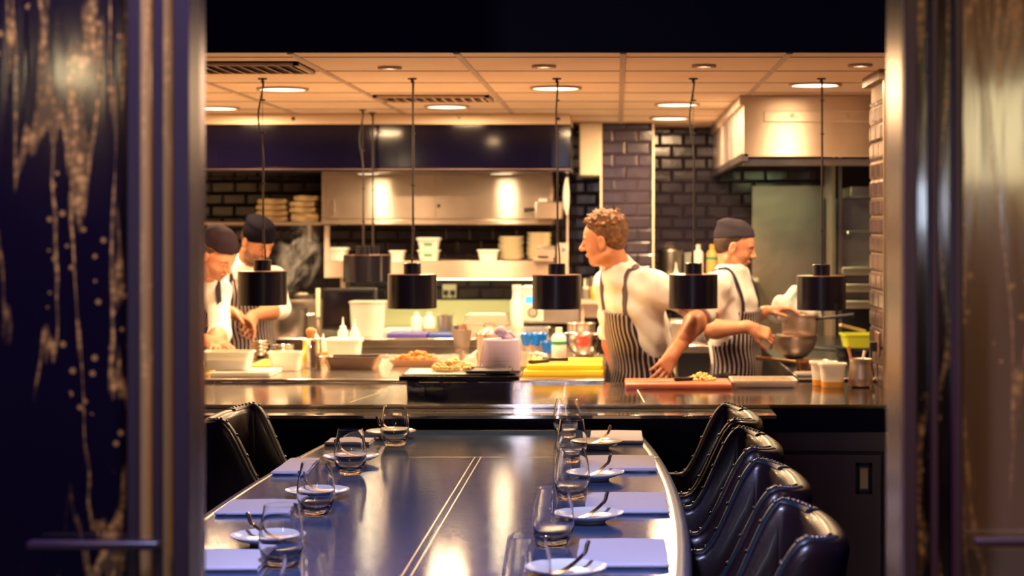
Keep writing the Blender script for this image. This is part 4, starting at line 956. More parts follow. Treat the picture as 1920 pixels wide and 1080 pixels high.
# ------------------------------------------------------------------ distance-field modelling of the people
def nrm(v): v = np.array(v, float); return v/np.linalg.norm(v)
class Sdf:
    def __init__(s): s.p = []
    def add(s, fn, lo, hi, k=.02, op='u'): s.p.append((fn, np.array(lo,float), np.array(hi,float), k, op)); return s
    def cone(s, a, b, ra, rb, k=.02, op='u', fr=None, sx=1.0):
        """tapered capsule; with fr=(side axis) the section is widened by sx along that axis"""
        a, b = np.array(a,float), np.array(b,float)
        if fr is None: A = np.eye(3)
        else:
            q = nrm(fr); A = np.eye(3)-np.outer(q,q)*(1-1/sx)
        d = A@(b-a); L2 = max(float(d@d), 1e-9)
        def fn(x,y,z):
            X, Y, Z = x-a[0], y-a[1], z-a[2]
            if fr is not None:
                dt = (X*q[0]+Y*q[1]+Z*q[2])*(1-1/sx); X, Y, Z = X-dt*q[0], Y-dt*q[1], Z-dt*q[2]
            t = np.clip((X*d[0]+Y*d[1]+Z*d[2])/L2, 0, 1)
            return np.sqrt((X-t*d[0])**2+(Y-t*d[1])**2+(Z-t*d[2])**2)-(ra+(rb-ra)*t)
        m = max(ra,rb)*max(sx,1)+k*2+.02
        return s.add(fn, np.minimum(a,b)-m, np.maximum(a,b)+m, k, op)
    def ell(s, c, r, R=None, k=.015, op='u'):
        c = np.array(c,float); r = np.array(r,float); R = np.eye(3) if R is None else R   # rows of R: local axes
        def fn(x,y,z):
            X, Y, Z = x-c[0], y-c[1], z-c[2]
            u = [(R[i,0]*X+R[i,1]*Y+R[i,2]*Z) for i in range(3)]
            k0 = np.sqrt(sum((u[i]/r[i])**2 for i in range(3))); k1 = np.sqrt(sum((u[i]/r[i]**2)**2 for i in range(3)))
            return k0*(k0-1)/np.maximum(k1,1e-6)
        m = max(r)+k*2+.02
        return s.add(fn, c-m, c+m, k, op)
    def cut(s, c, n, k=.004):
        """remove what lies beyond the plane through c with outward normal n"""
        c = np.array(c,float); n = nrm(n)
        return s.add(lambda x,y,z: (x-c[0])*n[0]+(y-c[1])*n[1]+(z-c[2])*n[2], [-9]*3, [9]*3, k, 'i')
    def fnc(s, fn, k=.004, op='i'): return s.add(fn, [-9]*3, [9]*3, k, op)
    @staticmethod
    def comb(F, d, k, op):
        if op == 'u': h = np.maximum(k-np.abs(F-d), 0)/k; return np.minimum(F, d)-h*h*k*.25
        if op == 's': d = -d
        if op in ('s','i'): h = np.maximum(k-np.abs(F-d), 0)/k; return np.maximum(F, d)+h*h*k*.25
        if op == 'd': return F+d
    def ev(s, P):
        x, y, z = P[:,0], P[:,1], P[:,2]; Fv = np.full(len(P), 1.0)
        for fn, lo, hi, k, op in s.p: Fv = s.comb(Fv, fn(x,y,z), k, op)
        return Fv
    def bounds(s):
        B = [(lo,hi) for fn,lo,hi,k,op in s.p if op == 'u']
        return np.min([b[0] for b in B],0), np.max([b[1] for b in B],0)
    def grid(s, h, lim=None):
        lo, hi = lim if lim is not None else s.bounds(); n = np.ceil((hi-lo)/h).astype(int)+1
        ax = [lo[i]+h*np.arange(n[i]) for i in range(3)]; Fv = np.full(n, 1.0, np.float32)
        for fn, l, u, k, op in s.p:
            i0 = np.clip(np.floor((l-lo)/h).astype(int), 0, n-1); i1 = np.clip(np.ceil((u-lo)/h).astype(int)+1, 1, n)
            if np.any(i1 <= i0): continue
            w = tuple(slice(a,b) for a,b in zip(i0,i1))
            d = fn(ax[0][w[0],None,None], ax[1][None,w[1],None], ax[2][None,None,w[2]])
            Fv[w] = s.comb(Fv[w], d, k, op)
        return Fv, lo
    def mesh(s, h):
        Fv, lo = s.grid(h); Fv[0]=Fv[-1]=1; Fv[:,0]=Fv[:,-1]=1; Fv[:,:,0]=Fv[:,:,-1]=1
        ins = Fv < 0; n = Fv.shape
        c = np.zeros((n[0]-1,n[1]-1,n[2]-1), np.int8)
        for a in (0,1):
            for b in (0,1):
                for d in (0,1): c += ins[a:n[0]-1+a, b:n[1]-1+b, d:n[2]-1+d]
        act = np.argwhere((c > 0) & (c < 8)); idx = np.full(c.shape, -1, np.int64); idx[tuple(act.T)] = np.arange(len(act))
        acc = np.zeros((len(act),3)); cnt = np.zeros(len(act))
        cor = [(a,b,d) for a in (0,1) for b in (0,1) for d in (0,1)]
        for i, p in enumerate(cor):
            for q in cor[i+1:]:
                if sum(abs(p[j]-q[j]) for j in range(3)) != 1: continue
                f0 = Fv[tuple((act+p).T)]; f1 = Fv[tuple((act+q).T)]; m = (f0 < 0) != (f1 < 0)
                t = np.where(m, f0/np.where(m, f0-f1, 1), 0)[:,None]
                acc += np.where(m[:,None], np.array(p)+t*(np.array(q)-np.array(p)), 0); cnt += m
        V = lo+h*(act+acc/cnt[:,None]); Q = []
        for ax_ in range(3):
            o1, o2 = [(1,2),(2,0),(0,1)][ax_]
            sl0 = [slice(None)]*3; sl1 = [slice(None)]*3; sl0[ax_] = slice(0,-1); sl1[ax_] = slice(1,None)
            A, B = ins[tuple(sl0)], ins[tuple(sl1)]; e = np.argwhere(A != B)
            e = e[(e[:,o1] > 0) & (e[:,o2] > 0)]
            u = np.eye(3, dtype=int)[o1]; v = np.eye(3, dtype=int)[o2]
            q = np.stack([idx[tuple((e-u-v).T)], idx[tuple((e-v).T)], idx[tuple(e.T)], idx[tuple((e-u).T)]], 1)
            flip = ~A[tuple(e.T)]; q[flip] = q[flip][:, ::-1]; Q.append(q)
        return V, np.concatenate(Q)
    def obj(s, name, h, m, parent=None, origin=(0,0,0), attr=None, relax=2):
        V, Q = s.mesh(h)
        me = bpy.data.meshes.new(name); me.vertices.add(len(V)); me.loops.add(len(Q)*4); me.polygons.add(len(Q))
        me.vertices.foreach_set('co', (V-np.array(origin)).astype(np.float32).ravel())
        me.loops.foreach_set('vertex_index', Q.astype(np.int32).ravel()); me.polygons.foreach_set('loop_start', np.arange(0,len(Q)*4,4,dtype=np.int32))
        me.polygons.foreach_set('use_smooth', [True]*len(Q)); me.update(calc_edges=True); me.validate()
        me.materials.append(m)
        if attr:
            for an, fn in attr.items():
                a = me.attributes.new(an, 'FLOAT', 'POINT'); a.data.foreach_set('value', fn(V).astype(np.float32))
        o = bpy.data.objects.new(name, me); COL.objects.link(o)
        if parent is not None: o.parent = parent
        if relax:
            r = o.modifiers.new('relax','SMOOTH'); r.factor = .5; r.iterations = relax
        return o
def skin_mat(name, col, beard=(.1,.05,.03), lip=(.5,.13,.1)):
    m = mat(name, col, .45, subsurface_weight=.15, subsurface_radius=(.02,.008,.004), subsurface_scale=.5)
    nt = m.node_tree; b = nt.nodes['Principled BSDF']; base = (*col, 1); src = None
    for an, c in (('beard', beard), ('lip', lip)):
        a = nt.nodes.new('ShaderNodeAttribute'); a.attribute_name = an
        mx = nt.nodes.new('ShaderNodeMix'); mx.data_type = 'RGBA'; mx.inputs[6].default_value = base; mx.inputs[7].default_value = (*c, 1)
        nt.links.new(a.outputs['Fac'], mx.inputs[0])
        if src is not None: nt.links.new(src, mx.inputs[6])
        src = mx.outputs[2]
    nt.links.new(src, b.inputs['Base Color']); return m
def apron_mat():
    m = mat('striped_apron_cotton', (.018,.014,.035), .85); nt = m.node_tree; b = nt.nodes['Principled BSDF']; N = nt.nodes.new
    a = N('ShaderNodeAttribute'); a.attribute_name = 'stripe'; f = N('ShaderNodeMath'); f.operation = 'FRACT'; nt.links.new(a.outputs['Fac'], f.inputs[0])
    g = N('ShaderNodeMapRange'); g.inputs[1].default_value = .70; g.inputs[2].default_value = .74; nt.links.new(f.outputs[0], g.inputs[0])
    mx = N('ShaderNodeMix'); mx.data_type = 'RGBA'; mx.inputs[6].default_value = (.020,.015,.04,1); mx.inputs[7].default_value = (.62,.5,.45,1)
    nt.links.new(g.outputs[0], mx.inputs[0]); nt.links.new(mx.outputs[2], b.inputs['Base Color']); return m
APRON = apron_mat()
HAIRM = mat('light_brown_hair', (.10,.038,.013), .6, noise=(60,(.25,.11,.036),.4,.7,(1,1,1)), bump=(150,.5,(1,1,1)))
DHAIR = mat('dark_brown_hair', (.05,.02,.011), .5, bump=(150,.4,(1,1,1)))
EYEW = mat('eye_white', (.5,.42,.36), .5, specular_ior_level=.1); IRIS = mat('eye_iris', (.03,.02,.02), .15)
def frame(f, u):
    f = nrm(f); u = np.array(u,float); u = nrm(u-f*(u@f)); r = np.cross(f, u); return np.stack([r, f, u])   # rows: right, forward, up
def head(S_, c, R, sc=1.0, neckb=None, nose=1.0, jaw=1.0):
    L = lambda x,y,z: c+sc*(R[0]*x+R[1]*y+R[2]*z)
    e = lambda p, r, k=.012, op='u': S_.ell(L(*p), np.array(r)*sc, R, k, op)
    e((0,-.018,.042),(.073,.094,.078)); e((0,.012,.02),(.066,.076,.07),.02)
    e((0,.022,-.03),(.057,.060,.075),.02)
    e((0,.036,-.078*jaw),(.040,.040,.028),.02); e((0,.058,-.092*jaw),(.018,.016,.014),.014)
    for s in (-1,1):
        e((s*.036,.044,-.03),(.022,.026,.024),.016)          # cheek
        e((s*.028,.070,.022),(.022,.010,.006),.010)          # brow
        e((s*.031,.087,.003),(.016,.013,.010),.010,'s')       # socket
        e((s*.029,.070,.002),(.0125,.0125,.0125),.004)       # eyeball
        S_.cone(L(s*.050,-.02,-.062), L(s*.038,.03,-.086), .018*sc, .014*sc, .02)   # jaw line
        # ear: rim, hollow and lobe
        a = L(s*.075,-.012,-.008); S_.ell(a, np.array((.007,.018,.030))*sc, R, .006)
        S_.ell(L(s*.081,-.008,-.004), np.array((.005,.010,.018))*sc, R, .004, 's')
        S_.ell(L(s*.072,-.006,-.034), np.array((.005,.009,.009))*sc, R, .006)
    S_.cone(L(0,.080,.018), L(0,.080+.026*nose,-.020), .0085*sc, .0105*sc, .012)    # nose bridge
    S_.ell(L(0,.080+.026*nose,-.023), np.array((.012,.012,.010))*sc, R, .008)
    for s in (-1,1): S_.ell(L(s*.011,.083+.008*nose,-.026), np.array((.008,.010,.007))*sc, R, .006)
    S_.ell(L(0,.082,-.052), np.array((.021,.011,.0055))*sc, R, .005)                # lips
    S_.ell(L(0,.079,-.0605), np.array((.018,.011,.006))*sc, R, .005)
    S_.ell(L(0,.095,-.0565), np.array((.022,.008,.0014))*sc, R, .003, 's')
    S_.ell(L(0,.082,-.071), np.array((.018,.008,.004))*sc, R, .006, 's')
    if neckb is not None: S_.cone(L(0,-.032,-.04), neckb, .049*sc, .060*sc, .022)
def face_attr(c, R, sc, beard):
    def loc(V): return ((V-c)@R.T)/sc
    def lip(V): p = loc(V); return .45*np.clip(1-((p[:,0]/.024)**2+((p[:,2]+.0565)/.0125)**2),0,1)**.5*(p[:,1] > .078)
    def brd(V):
        p = loc(V); f = np.clip((-.028-p[:,2])/.02,0,1)*(p[:,2] > -.125)*(p[:,1] > -.005)*(np.abs(p[:,0]) < .08)
        m = ((p[:,0]/.022)**2+((p[:,2]+.056)/.010)**2) < 1
        br = np.clip(1-(((np.abs(p[:,0])-.030)/.021)**2+((p[:,2]-.0215-.0)/.0052)**2),0,1)*(p[:,1] > .05)
        return np.maximum(beard*f*~m, np.minimum(br*2.2,.85))
    return {'lip': lip, 'beard': brd}
def hand(S_, w, d, pn, side=1, curl=.5, sc=1.0, spread=.18, thumb=None):
    """w wrist, d pointing direction, pn palm normal (out of the palm); side=+1 puts the thumb along d x pn"""
    d = nrm(d); pn = np.array(pn,float); pn = nrm(pn-d*(pn@d)); s = np.cross(d, pn)*side
    P = lambda x,y,z: np.array(w)+sc*(s*x+d*y+pn*z)
    S_.cone(P(0,-.02,0), P(0,.02,0), .026*sc, .028*sc, .02)
    for x in (-.028,-.010,.010,.028): S_.cone(P(x*.6,.015,0), P(x,.082+.004*(x > -.02),0), .0155*sc, .0125*sc, .012)
    S_.cone(P(.02,.02,.006), P(.026,.05,.010), .017*sc, .014*sc, .014)
    Ls = [(-.031,.028,.020,.016,.0075),(-.0105,.037,.024,.018,.0083),(.0105,.040,.027,.019,.0086),(.031,.036,.023,.018,.0084)]
    for i, (x, l1, l2, l3, r) in enumerate(Ls):
        b = P(x,.084-(.010 if i == 0 else 0),0); a = 0; sp = spread*x/.031*.5; cu = curl*(1.15-.12*i)
        for l, q, rr in ((l1,.55,r),(l2,1.0,r*.93),(l3,.7,r*.85)):
            a += cu*q; v = d*math.cos(a)*math.cos(sp)+pn*math.sin(a)+s*math.cos(a)*math.sin(sp)
            e_ = b+v*l*sc; S_.cone(b, e_, rr*sc, rr*.93*sc, .004); b = e_
    b = P(.028,.022,.008); a = thumb if thumb is not None else .75
    for l, g, rr in ((.042,a,.0115),(.030,a*.6,.010),(.024,a*.3,.0088)):
        v = nrm(s*math.sin(g)+d*math.cos(g)+pn*.45); e_ = b+v*l*sc; S_.cone(b, e_, rr*sc, rr*.9*sc, .006); b = e_
def project(S_, p, d, off, tmax=.35):
    """from p march back along -d until the surface of S_ is reached, then offset"""
    ts = np.linspace(0, tmax, 200); Pp = np.array(p)[None]-ts[:,None]*np.array(d)[None]; f = S_.ev(Pp)
    i = np.argmax(f < off) if np.any(f < off) else len(ts)-1
    return Pp[i]
def ribbon(name, pts, wdir, w, th, m, parent, origin):
    mb = MB(); rg = []
    for i, p in enumerate(pts):
        t = nrm(pts[min(i+1,len(pts)-1)]-pts[max(i-1,0)]); wd = np.array(wdir[i]); wd = nrm(wd-t*(wd@t)); nn = np.cross(t, wd)
        q = p-np.array(origin)
        rg.append([Vector(q-wd*w/2-nn*th/2),Vector(q+wd*w/2-nn*th/2),Vector(q+wd*w/2+nn*th/2),Vector(q-wd*w/2+nn*th/2)])
    mb.loft(rg); return mb.build(name, m, parent, smooth=60)
def person(label, J, skin, base, group=None, h=.0045):
    A = {k: np.array(v, float) for k, v in J.items() if isinstance(v, (tuple, list)) and len(v) == 3}
    root = thing('person', label, 'person', base); O = np.array(base, float)
    pel, che, nk, hc = A['pelvis'], A['chest'], A['neck'], A['head']
    fwd = nrm(A['facing']); up = nrm(che-pel); fT = nrm(fwd-up*(fwd@up)); side = np.cross(fT, up)   # side = person's right
    HR = frame(A['hfwd'], A['hup']); sc = J.get('hs', 1.0); w = J.get('build', 1.0)
    sh = {s: A['sh'+s] for s in 'LR'}
    # body in the skin
    B = Sdf()
    B.cone(pel, pel+(che-pel)*.5, .085*w, .085*w, .03, fr=side, sx=1.35); B.cone(pel+(che-pel)*.5, che, .085*w, .092*w, .05, fr=side, sx=1.4)
    B.cone(che, nk, .08*w, .05, .05)
    for s in 'LR':
        B.cone(che+(nk-che)*.6, sh[s], .05, .045, .05)
        B.cone(sh[s], A['el'+s], .046*w, .036*w, .03); el, wr = A['el'+s], A['wr'+s]
        B.cone(el, el+(wr-el)*.3, .041*w, .046*w, .02); B.cone(el+(wr-el)*.3, wr, .046*w, .027*w, .02)
        hd = J['hand'+s]; hand(B, wr+nrm(hd[0])*.012, hd[0], hd[1], hd[2], hd[3], J.get('hsc',1.0), thumb=hd[4] if len(hd) > 4 else None)
        hip = pel+side*(.085 if s == 'R' else -.085)*1.0; kn = A.get('kn'+s, hip+np.array((0,0,-.42))+fT*.03); an = A.get('an'+s, np.array((kn[0],kn[1],.09)))
        B.cone(hip, kn, .075*w, .052*w, .03); B.cone(kn, an, .052*w, .034, .02)
    head(B, hc, HR, sc, nk, J.get('nose',1.0))
    body = B.obj('body', h, skin, root, O, face_attr(hc, HR, sc, J.get('beard',0)))
    for s in (-1,1):
        L = lambda x,y,z: hc+sc*(HR[0]*x+HR[1]*y+HR[2]*z)-O
        ev = MB().lathe([(.0001,-.0118*sc),(.0083*sc,-.0083*sc),(.0118*sc,0),(.0083*sc,.0083*sc),(.0001,.0118*sc)], tuple(L(s*.029,.0715 if J.get('open') else .0695,.002)), 16); ev.build('eye', EYEW, root, smooth=80)
        MB().lathe([(.0001,-.0056*sc),(.004*sc,-.004*sc),(.0056*sc,0),(.004*sc,.004*sc),(.0001,.0056*sc)], tuple(L(s*.030,.0790 if J.get('open') else .0775,.001)), 14).build('iris', IRIS, root, smooth=80)
    # jacket
    def torso(T, g, low=0.0):
        T.cone(pel+up*low, pel+(che-pel)*.5, .100*w+g, .098*w+g, .04, fr=side, sx=1.36); T.cone(pel+(che-pel)*.5, che, .098*w+g, .108*w+g, .06, fr=side, sx=1.40)
        T.cone(che, che+(nk-che)*.75, .095*w+g, .06+g, .06)
    T = Sdf(); torso(T, .006, -.06)
    for s in 'LR': T.cone(che+(nk-che)*.72, sh[s], .052+.006, .056+.004, .05)
    Jk = Sdf(); Jk.p = list(T.p)
    cuff = J.get('cuff', .35)
    for s in 'LR':
        el, wr = A['el'+s], A['wr'+s]; ce = el+(wr-el)*cuff
        Jk.cone(sh[s], el, .059*w, .055*w, .05); Jk.cone(el, ce, .055*w, .052*w, .02)
        c0, dn = ce-nrm(wr-el)*.005, nrm(wr-el)
        def cutf(x,y,z,c0=c0,dn=dn):     # only beyond the cuff and near it
            a = (x-c0[0])*dn[0]+(y-c0[1])*dn[1]+(z-c0[2])*dn[2]; r = np.sqrt((x-c0[0])**2+(y-c0[1])**2+(z-c0[2])**2)
            return np.maximum(-a, r-.09)
        Jk.fnc(cutf, .004, 's')
    axn = nrm(hc-nk)
    Jk.cone(nk-axn*.04, nk+axn*.01, .084, .072, .025)
    Jk.cone(nk+axn*.040, nk+axn*.2, .058, .066, .004, 's')
    c1 = nk+axn*.046
    Jk.fnc(lambda x,y,z: np.maximum(-((x-c1[0])*axn[0]+(y-c1[1])*axn[1]+(z-c1[2])*axn[2]), np.sqrt((x-c1[0])**2+(y-c1[1])**2+(z-c1[2])**2)-.1), .003, 's')
    sd = J.get('seed', 1)
    def folds(x,y,z):
        a = .0045*np.sin(31*x+22*z+3*np.sin(19*y+sd)+sd)*np.sin(17*y-26*z+2*np.sin(23*x)); b = .0025*np.sin(61*z+40*x+sd*2+2*np.sin(30*y))
        return a+b
    Jk.fnc(folds, op='d')
    jac = Jk.obj('jacket', h*1.1, COAT, root, O)
    # apron
    Ap = Sdf(); torso(Ap, .016, .0)
    kz = pel+np.array((0,0,-.42))+fT*.03
    Ap.cone(pel, kz, .118*w, .15*w, .05, fr=side, sx=1.3)
    wl, bt, bw = J.get('waist', .10), J.get('bib', .30), J.get('bibw', .115)
    def reg(x,y,z):
        X, Y, Z = x-pel[0], y-pel[1], z-pel[2]
        t = X*up[0]+Y*up[1]+Z*up[2]; f = X*fT[0]+Y*fT[1]+Z*fT[2]; s = X*side[0]+Y*side[1]+Z*side[2]
        bib = np.maximum(np.abs(s)-(bw+np.clip((bt-t)/(bt-wl),0,1)**1.6*J.get('flare',.06)), t-bt); bib = np.maximum(bib, -f+.0)
        skirt = np.maximum(t-wl, -f-.05*np.ones_like(f)); return np.minimum(bib, skirt)
    Ap.fnc(reg, .006)
    Ap.fnc(lambda x,y,z: .0035*np.sin(26*x+21*y+4*np.sin(9*z+sd)), op='d')
    Ap.cut(kz-np.array((0,0,.06)), (0,0,-1))
    def stripe(V):
        q = V-pel; f = q@fT; s = q@side; t = q@up; return (np.arctan2(s, f+.02)*.155/J.get('sw',.021)) + .18*np.sin(t*22+s*14)+ .12*np.sin(t*47)+50
    Ap.obj('apron', h*1.1, APRON, root, O, {'stripe': stripe})
    # neck straps
    Sc = Jk
    for sg in (-1,1):
        a0 = pel+up*(bt-.012)+side*sg*(bw-.012)+fT*.0; a2 = nk+side*sg*.078-axn*.0
        pts = []; wd = []
        for i in range(15):
            u_ = i/14; mid = a0*(1-u_)+a2*u_; dr = nrm(fT*(1-u_**2)+up*u_**2*.9); pts.append(project(Sc, mid+dr*.22, dr, .004)); wd.append(side)
        back = nk-fT*.062+axn*.012
        for i in range(1,8):
            th = i/7*PI/2; c_, s_ = math.cos(th), math.sin(th); dr = nrm(up*.8+side*sg*.4*c_-fT*.6*s_); mid = nk-up*.02+side*sg*.078*c_-fT*.05*s_; pts.append(project(Sc, mid+dr*.2, dr, .003)); wd.append(np.cross(dr, nrm(-side*sg*s_-fT*c_))*(-sg))
        for _ in range(3): pts = [pts[0]]+[(pts[k-1]+pts[k]*2+pts[k+1])/4 for k in range(1,len(pts)-1)]+[pts[-1]]
        ribbon('apron_strap', pts, wd, .028, .006, J.get('strapm', NAVYC), root, O)
    # waist tie
    # trousers and shoes
    Tr = Sdf(); Tr.cone(pel+up*.02, pel-up*.06, .105*w, .11*w, .04, fr=side, sx=1.3)
    for s in 'LR':
        hip = pel+side*(.085 if s == 'R' else -.085)+np.array((0,0,-.05)); kn = A.get('kn'+s, hip+np.array((0,0,-.40))+fT*.03); an = np.array((kn[0],kn[1],.08))
        Tr.cone(hip, kn, .09*w, .068, .04); Tr.cone(kn, an, .068, .06, .02)
    Tr.cut((0,0,.05),(0,0,-1)); Tr.obj('trousers', .009, BLACKM, root, O)
    for s in 'LR':
        kn = A.get('kn'+s, pel+side*(.085 if s == 'R' else -.085)+fT*.03); Z = Sdf(); a = np.array((kn[0],kn[1],.05)); g = nrm((fT[0],fT[1],0))
        Z.cone(a-g*.05, a+g*.15, .046, .036, .02); Z.cone(a+np.array((0,0,.03)), a-g*.04, .05, .045, .02); Z.cut((0,0,.004),(0,0,-1)); Z.obj('shoe', .008, BLACKM, root, O)
    return root, O, hc, HR, sc, Jk, dict(pel=pel, up=up, fT=fT, side=side, nk=nk)
def cap_hat(root, O, c, R, sc, m, tilt=0, puff=.03, name='cap'):
    L = lambda x,y,z: c+sc*(R[0]*x+R[1]*y+R[2]*z)
    K = Sdf()
    K.ell(L(0,-.016,.048), np.array((.083,.104,.086+puff*.3))*sc, R, .01); K.ell(L(0,-.03,.10), np.array((.072,.09,.032+puff*.5))*sc, R, .02)
    n = nrm(R[1]*tilt-R[2]); K.cut(L(0,.03,.058), n, .003)
    K.fnc(lambda x,y,z: .0016*np.sin(((x-c[0])*R[1][0]+(y-c[1])*R[1][1]+(z-c[2])*R[1][2])*85+4*((x-c[0])*R[2][0]+(z-c[2])*R[2][2])*9), op='d')
    K.obj(name, .004, m, root, O)
def short_hair(root, O, c, R, sc, m, top=True, seed=1, tuft=90, cut=None):
    L = lambda x,y,z: c+sc*(R[0]*x+R[1]*y+R[2]*z); K = Sdf(); rnd = random.Random(seed)
    K.ell(L(0,-.024,.046), np.array((.0785,.0965,.0845))*sc, R, .01)
    K.ell(L(0,-.055,.0), np.array((.066,.05,.06))*sc, R, .02)
    if top:
        for i in range(tuft):
            a = rnd.uniform(-PI,PI); e = rnd.uniform(.25,1.35); x, y, z = math.cos(e)*math.sin(a), math.cos(e)*math.cos(a), math.sin(e)
            if y > .75 and z < .5: continue
            p = L(x*.072,-.022+y*.092,.046+z*.078); dr = nrm(R[0]*(x*.5+rnd.uniform(-.5,.5))+R[1]*(y*.3+rnd.uniform(-.3,.9))+R[2]*(z*.7+rnd.uniform(-.1,.5)))
            l = rnd.uniform(.008,.020)*sc; q = p+dr*l; q2 = q+nrm(dr+R[1]*rnd.uniform(.0,.6)-R[2]*.2)*l*.6
            K.cone(p, q, .0085*sc, .006*sc, .006); K.cone(q, q2, .006*sc, .003*sc, .004)
    K.ell(L(0,.085,-.012), np.array((.068,.062,.070))*sc, R, .01, 's')           # face
    for s in (-1,1): K.ell(L(s*.082,.012,-.030), np.array((.02,.030,.045))*sc, R, .008, 's')
    K.cut(L(0,-.05,-.055), nrm(-R[2]+R[1]*.2), .01)
    if cut is not None: K.cut(L(*cut[0]), nrm(R[0]*cut[1][0]+R[1]*cut[1][1]+R[2]*cut[1][2]), .003)
    K.obj('hair', .0038, m, root, O, relax=1)
# ------------------------------------------------------------------ the man in front
SK1 = skin_mat('skin_fair', (.60,.26,.14)); SK2 = skin_mat('skin_rosy', (.64,.29,.17)); SK3 = skin_mat('skin_olive', (.45,.19,.10))
J = dict(pelvis=(.120,8.16,.955), chest=(.075,8.08,1.27), neck=(.010,8.03,1.405), head=(-.060,8.00,1.535), facing=(-.82,-.57,0), hfwd=(-.95,.26,-.14), hup=(-.10,0,1),
    shR=(-.035,8.19,1.335), elR=(-.025,8.29,1.12), wrR=(-.005,8.34,.93), shL=(.165,7.96,1.335), elL=(.375,7.925,1.225), wrL=(.240,7.68,1.065),
    handR=((.2,.1,-1),(.4,-.9,-.2),-1,.4), handL=((-.42,-.62,-.62),(-.6,.0,-.5),1,.35,.5), cuff=.14, waist=.03, bib=.305, bibw=.10, flare=.09, seed=2, open=1, build=1.04, sw=.023, beard=.0, hs=.98, strapm=mat('grey_strap', (.09,.065,.08), .8))
P1 = person('man with tousled light brown hair, white jacket and striped apron, turning left', J, SK1, (.120,8.16,0), h=.004)
short_hair(*P1[:2], P1[2], P1[3], P1[4], HAIRM, True, 5, 240)
# ------------------------------------------------------------------ the woman in the cap
J = dict(pelvis=(.545,8.40,.95), chest=(.535,8.38,1.245), neck=(.525,8.36,1.385), head=(.545,8.35,1.502), facing=(.88,-.47,0), hfwd=(1,-.10,-.26), hup=(.25,0,1),
    shR=(.455,8.23,1.33), elR=(.385,8.19,1.13), wrR=(.585,8.10,1.150), shL=(.575,8.50,1.32), elL=(.60,8.66,1.14), wrL=(.700,8.56,1.195),
    handR=((.95,-.05,-.35),(.0,.7,-.7),-1,.95,.4), handL=((.65,-.1,.1),(.2,-.2,-.9),-1,.5), cuff=.12, waist=.12, bib=.265, bibw=.10, seed=5, build=.92, hs=.93, hsc=.93, sw=.021, nose=.8)
P2 = person('woman in a charcoal cap, white jacket and striped apron, facing right over the range', J, SK2, (.545,8.40,0), h=.0042)
cap_hat(*P2[:2], P2[2], P2[3], P2[4], mat('charcoal_cap_cloth', (.04,.034,.048), .9, specular_ior_level=.1), .30, .0)
short_hair(*P2[:2], P2[2], P2[3], P2[4], DHAIR, False, cut=((0,0,.05),(0,-.3,1)))
# towel in her left hand over the saucepan
TW = Sdf(); a = np.array((.735,8.53,1.24))
for p, q, r0, r1 in (((.745,8.56,1.185),(.79,8.58,1.235),.030,.032),((.79,8.58,1.235),(.845,8.60,1.295),.034,.022),((.80,8.58,1.215),(.89,8.60,1.225),.028,.024),((.89,8.60,1.225),(.95,8.62,1.195),.024,.018),((.95,8.62,1.195),(.962,8.62,1.165),.016,.012),((.752,8.56,1.175),(.78,8.56,1.15),.022,.012),((.81,8.56,1.20),(.93,8.57,1.19),.018,.012)):
    TW.cone(p, q, r0, r1, .04)
TW.fnc(lambda x,y,z: .006*np.sin(46*x+30*z+3*np.sin(25*y))+.003*np.sin(90*x-50*z), op='d')
TOW = mat('white_towel', (.84,.8,.74), .9, bump=(120,.3,(1,1,1)))
nt = TOW.node_tree; at_ = nt.nodes.new('ShaderNodeAttribute'); at_.attribute_name = 'stripe'; mx = nt.nodes.new('ShaderNodeMix'); mx.data_type = 'RGBA'; mx.inputs[6].default_value = (.84,.8,.74,1); mx.inputs[7].default_value = (.4,.68,.66,1)
nt.links.new(at_.outputs['Fac'], mx.inputs[0]); nt.links.new(mx.outputs[2], nt.nodes['Principled BSDF'].inputs['Base Color'])
o = TW.obj('kitchen_towel', .005, TOW, attr={'stripe': lambda V: (np.abs((V[:,0]-.80)*.8-(V[:,2]-1.245)+.0) < .012).astype(float)}); tag(o, 'crumpled white towel with a turquoise stripe in the woman hand over the saucepan', 'towel')
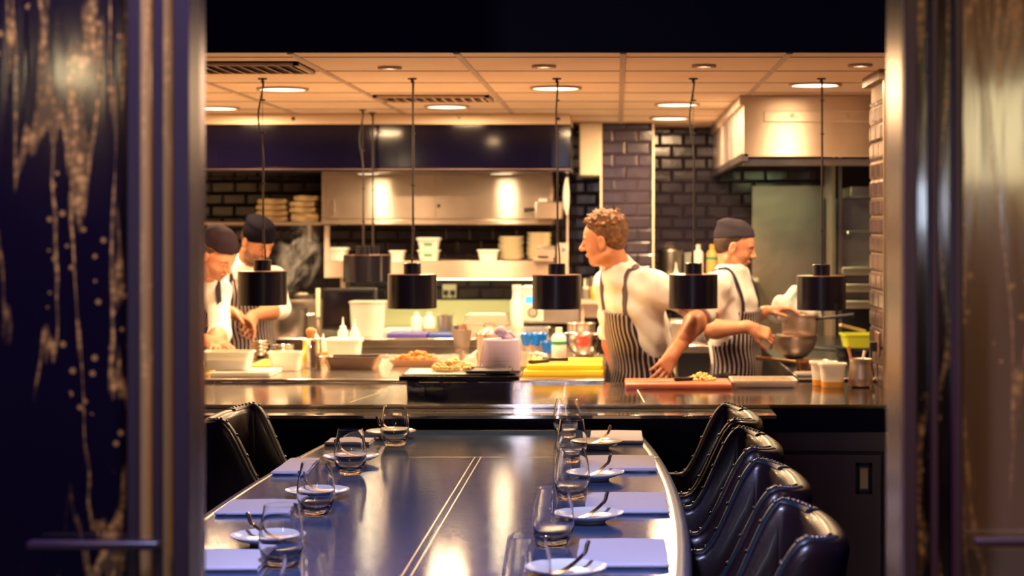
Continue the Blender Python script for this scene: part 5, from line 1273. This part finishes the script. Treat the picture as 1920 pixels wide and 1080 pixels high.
# ------------------------------------------------------------------ the two cooks on the left
J = dict(pelvis=(-2.30,9.36,.93), chest=(-2.20,9.24,1.20), neck=(-2.09,9.13,1.34), head=(-1.985,9.02,1.45), facing=(.55,-.83,0), hfwd=(.72,-.42,-.55), hup=(.40,-.35,.84),
    shR=(-2.30,9.13,1.27), elR=(-2.22,8.93,1.07), wrR=(-2.02,8.84,1.045), shL=(-2.03,9.22,1.27), elL=(-1.985,9.06,1.06), wrL=(-1.98,8.86,1.03),
    handR=((.85,-.2,-.10),(.1,.1,-1),-1,.3), handL=((.3,-.6,-.1),(-.3,0,-1),1,.4), cuff=.3, waist=.06, bib=.2, bibw=.10, seed=7, sw=.021, beard=.35, build=1.0)
P3 = person('man in a dark cap and white jacket bending over the island beside the left jamb', J, SK2, (-2.30,9.36,0), h=.005)
cap_hat(*P3[:2], P3[2], P3[3], P3[4], mat('plum_cap_cloth', (.022,.013,.022), .9, specular_ior_level=.1), .10, .03)
short_hair(*P3[:2], P3[2], P3[3], P3[4], DHAIR, False, cut=((0,0,.05),(0,-.2,1)))
J = dict(pelvis=(-2.04,9.93,.97), chest=(-2.05,9.86,1.25), neck=(-2.01,9.80,1.385), head=(-1.925,9.72,1.515), facing=(.5,-.87,0), hfwd=(.62,-.60,-.50), hup=(.30,-.30,.9),
    shR=(-2.21,9.78,1.32), elR=(-2.13,9.52,1.18), wrR=(-1.98,9.36,1.15), shL=(-1.87,9.88,1.31), elL=(-1.80,9.68,1.16), wrL=(-1.90,9.45,1.13),
    handR=((.8,-.2,-.45),(.0,-.5,-.8),-1,.5), handL=((.0,-.7,-.3),(-.6,0,-.6),1,.6), cuff=.25, waist=.09, bib=.27, bibw=.10, seed=9, sw=.021, beard=.7, build=1.02)
P4 = person('bearded man in a black skull cap looking down behind the leftmost lamp', J, SK3, (-2.04,9.93,0), h=.005)
cap_hat(*P4[:2], P4[2], P4[3], P4[4], mat('black_cap_cloth', (.003,.0025,.007), .9, specular_ior_level=.08), .05, -.01)
short_hair(*P4[:2], P4[2], P4[3], P4[4], DHAIR, False, cut=((0,0,.05),(0,-.2,1)))
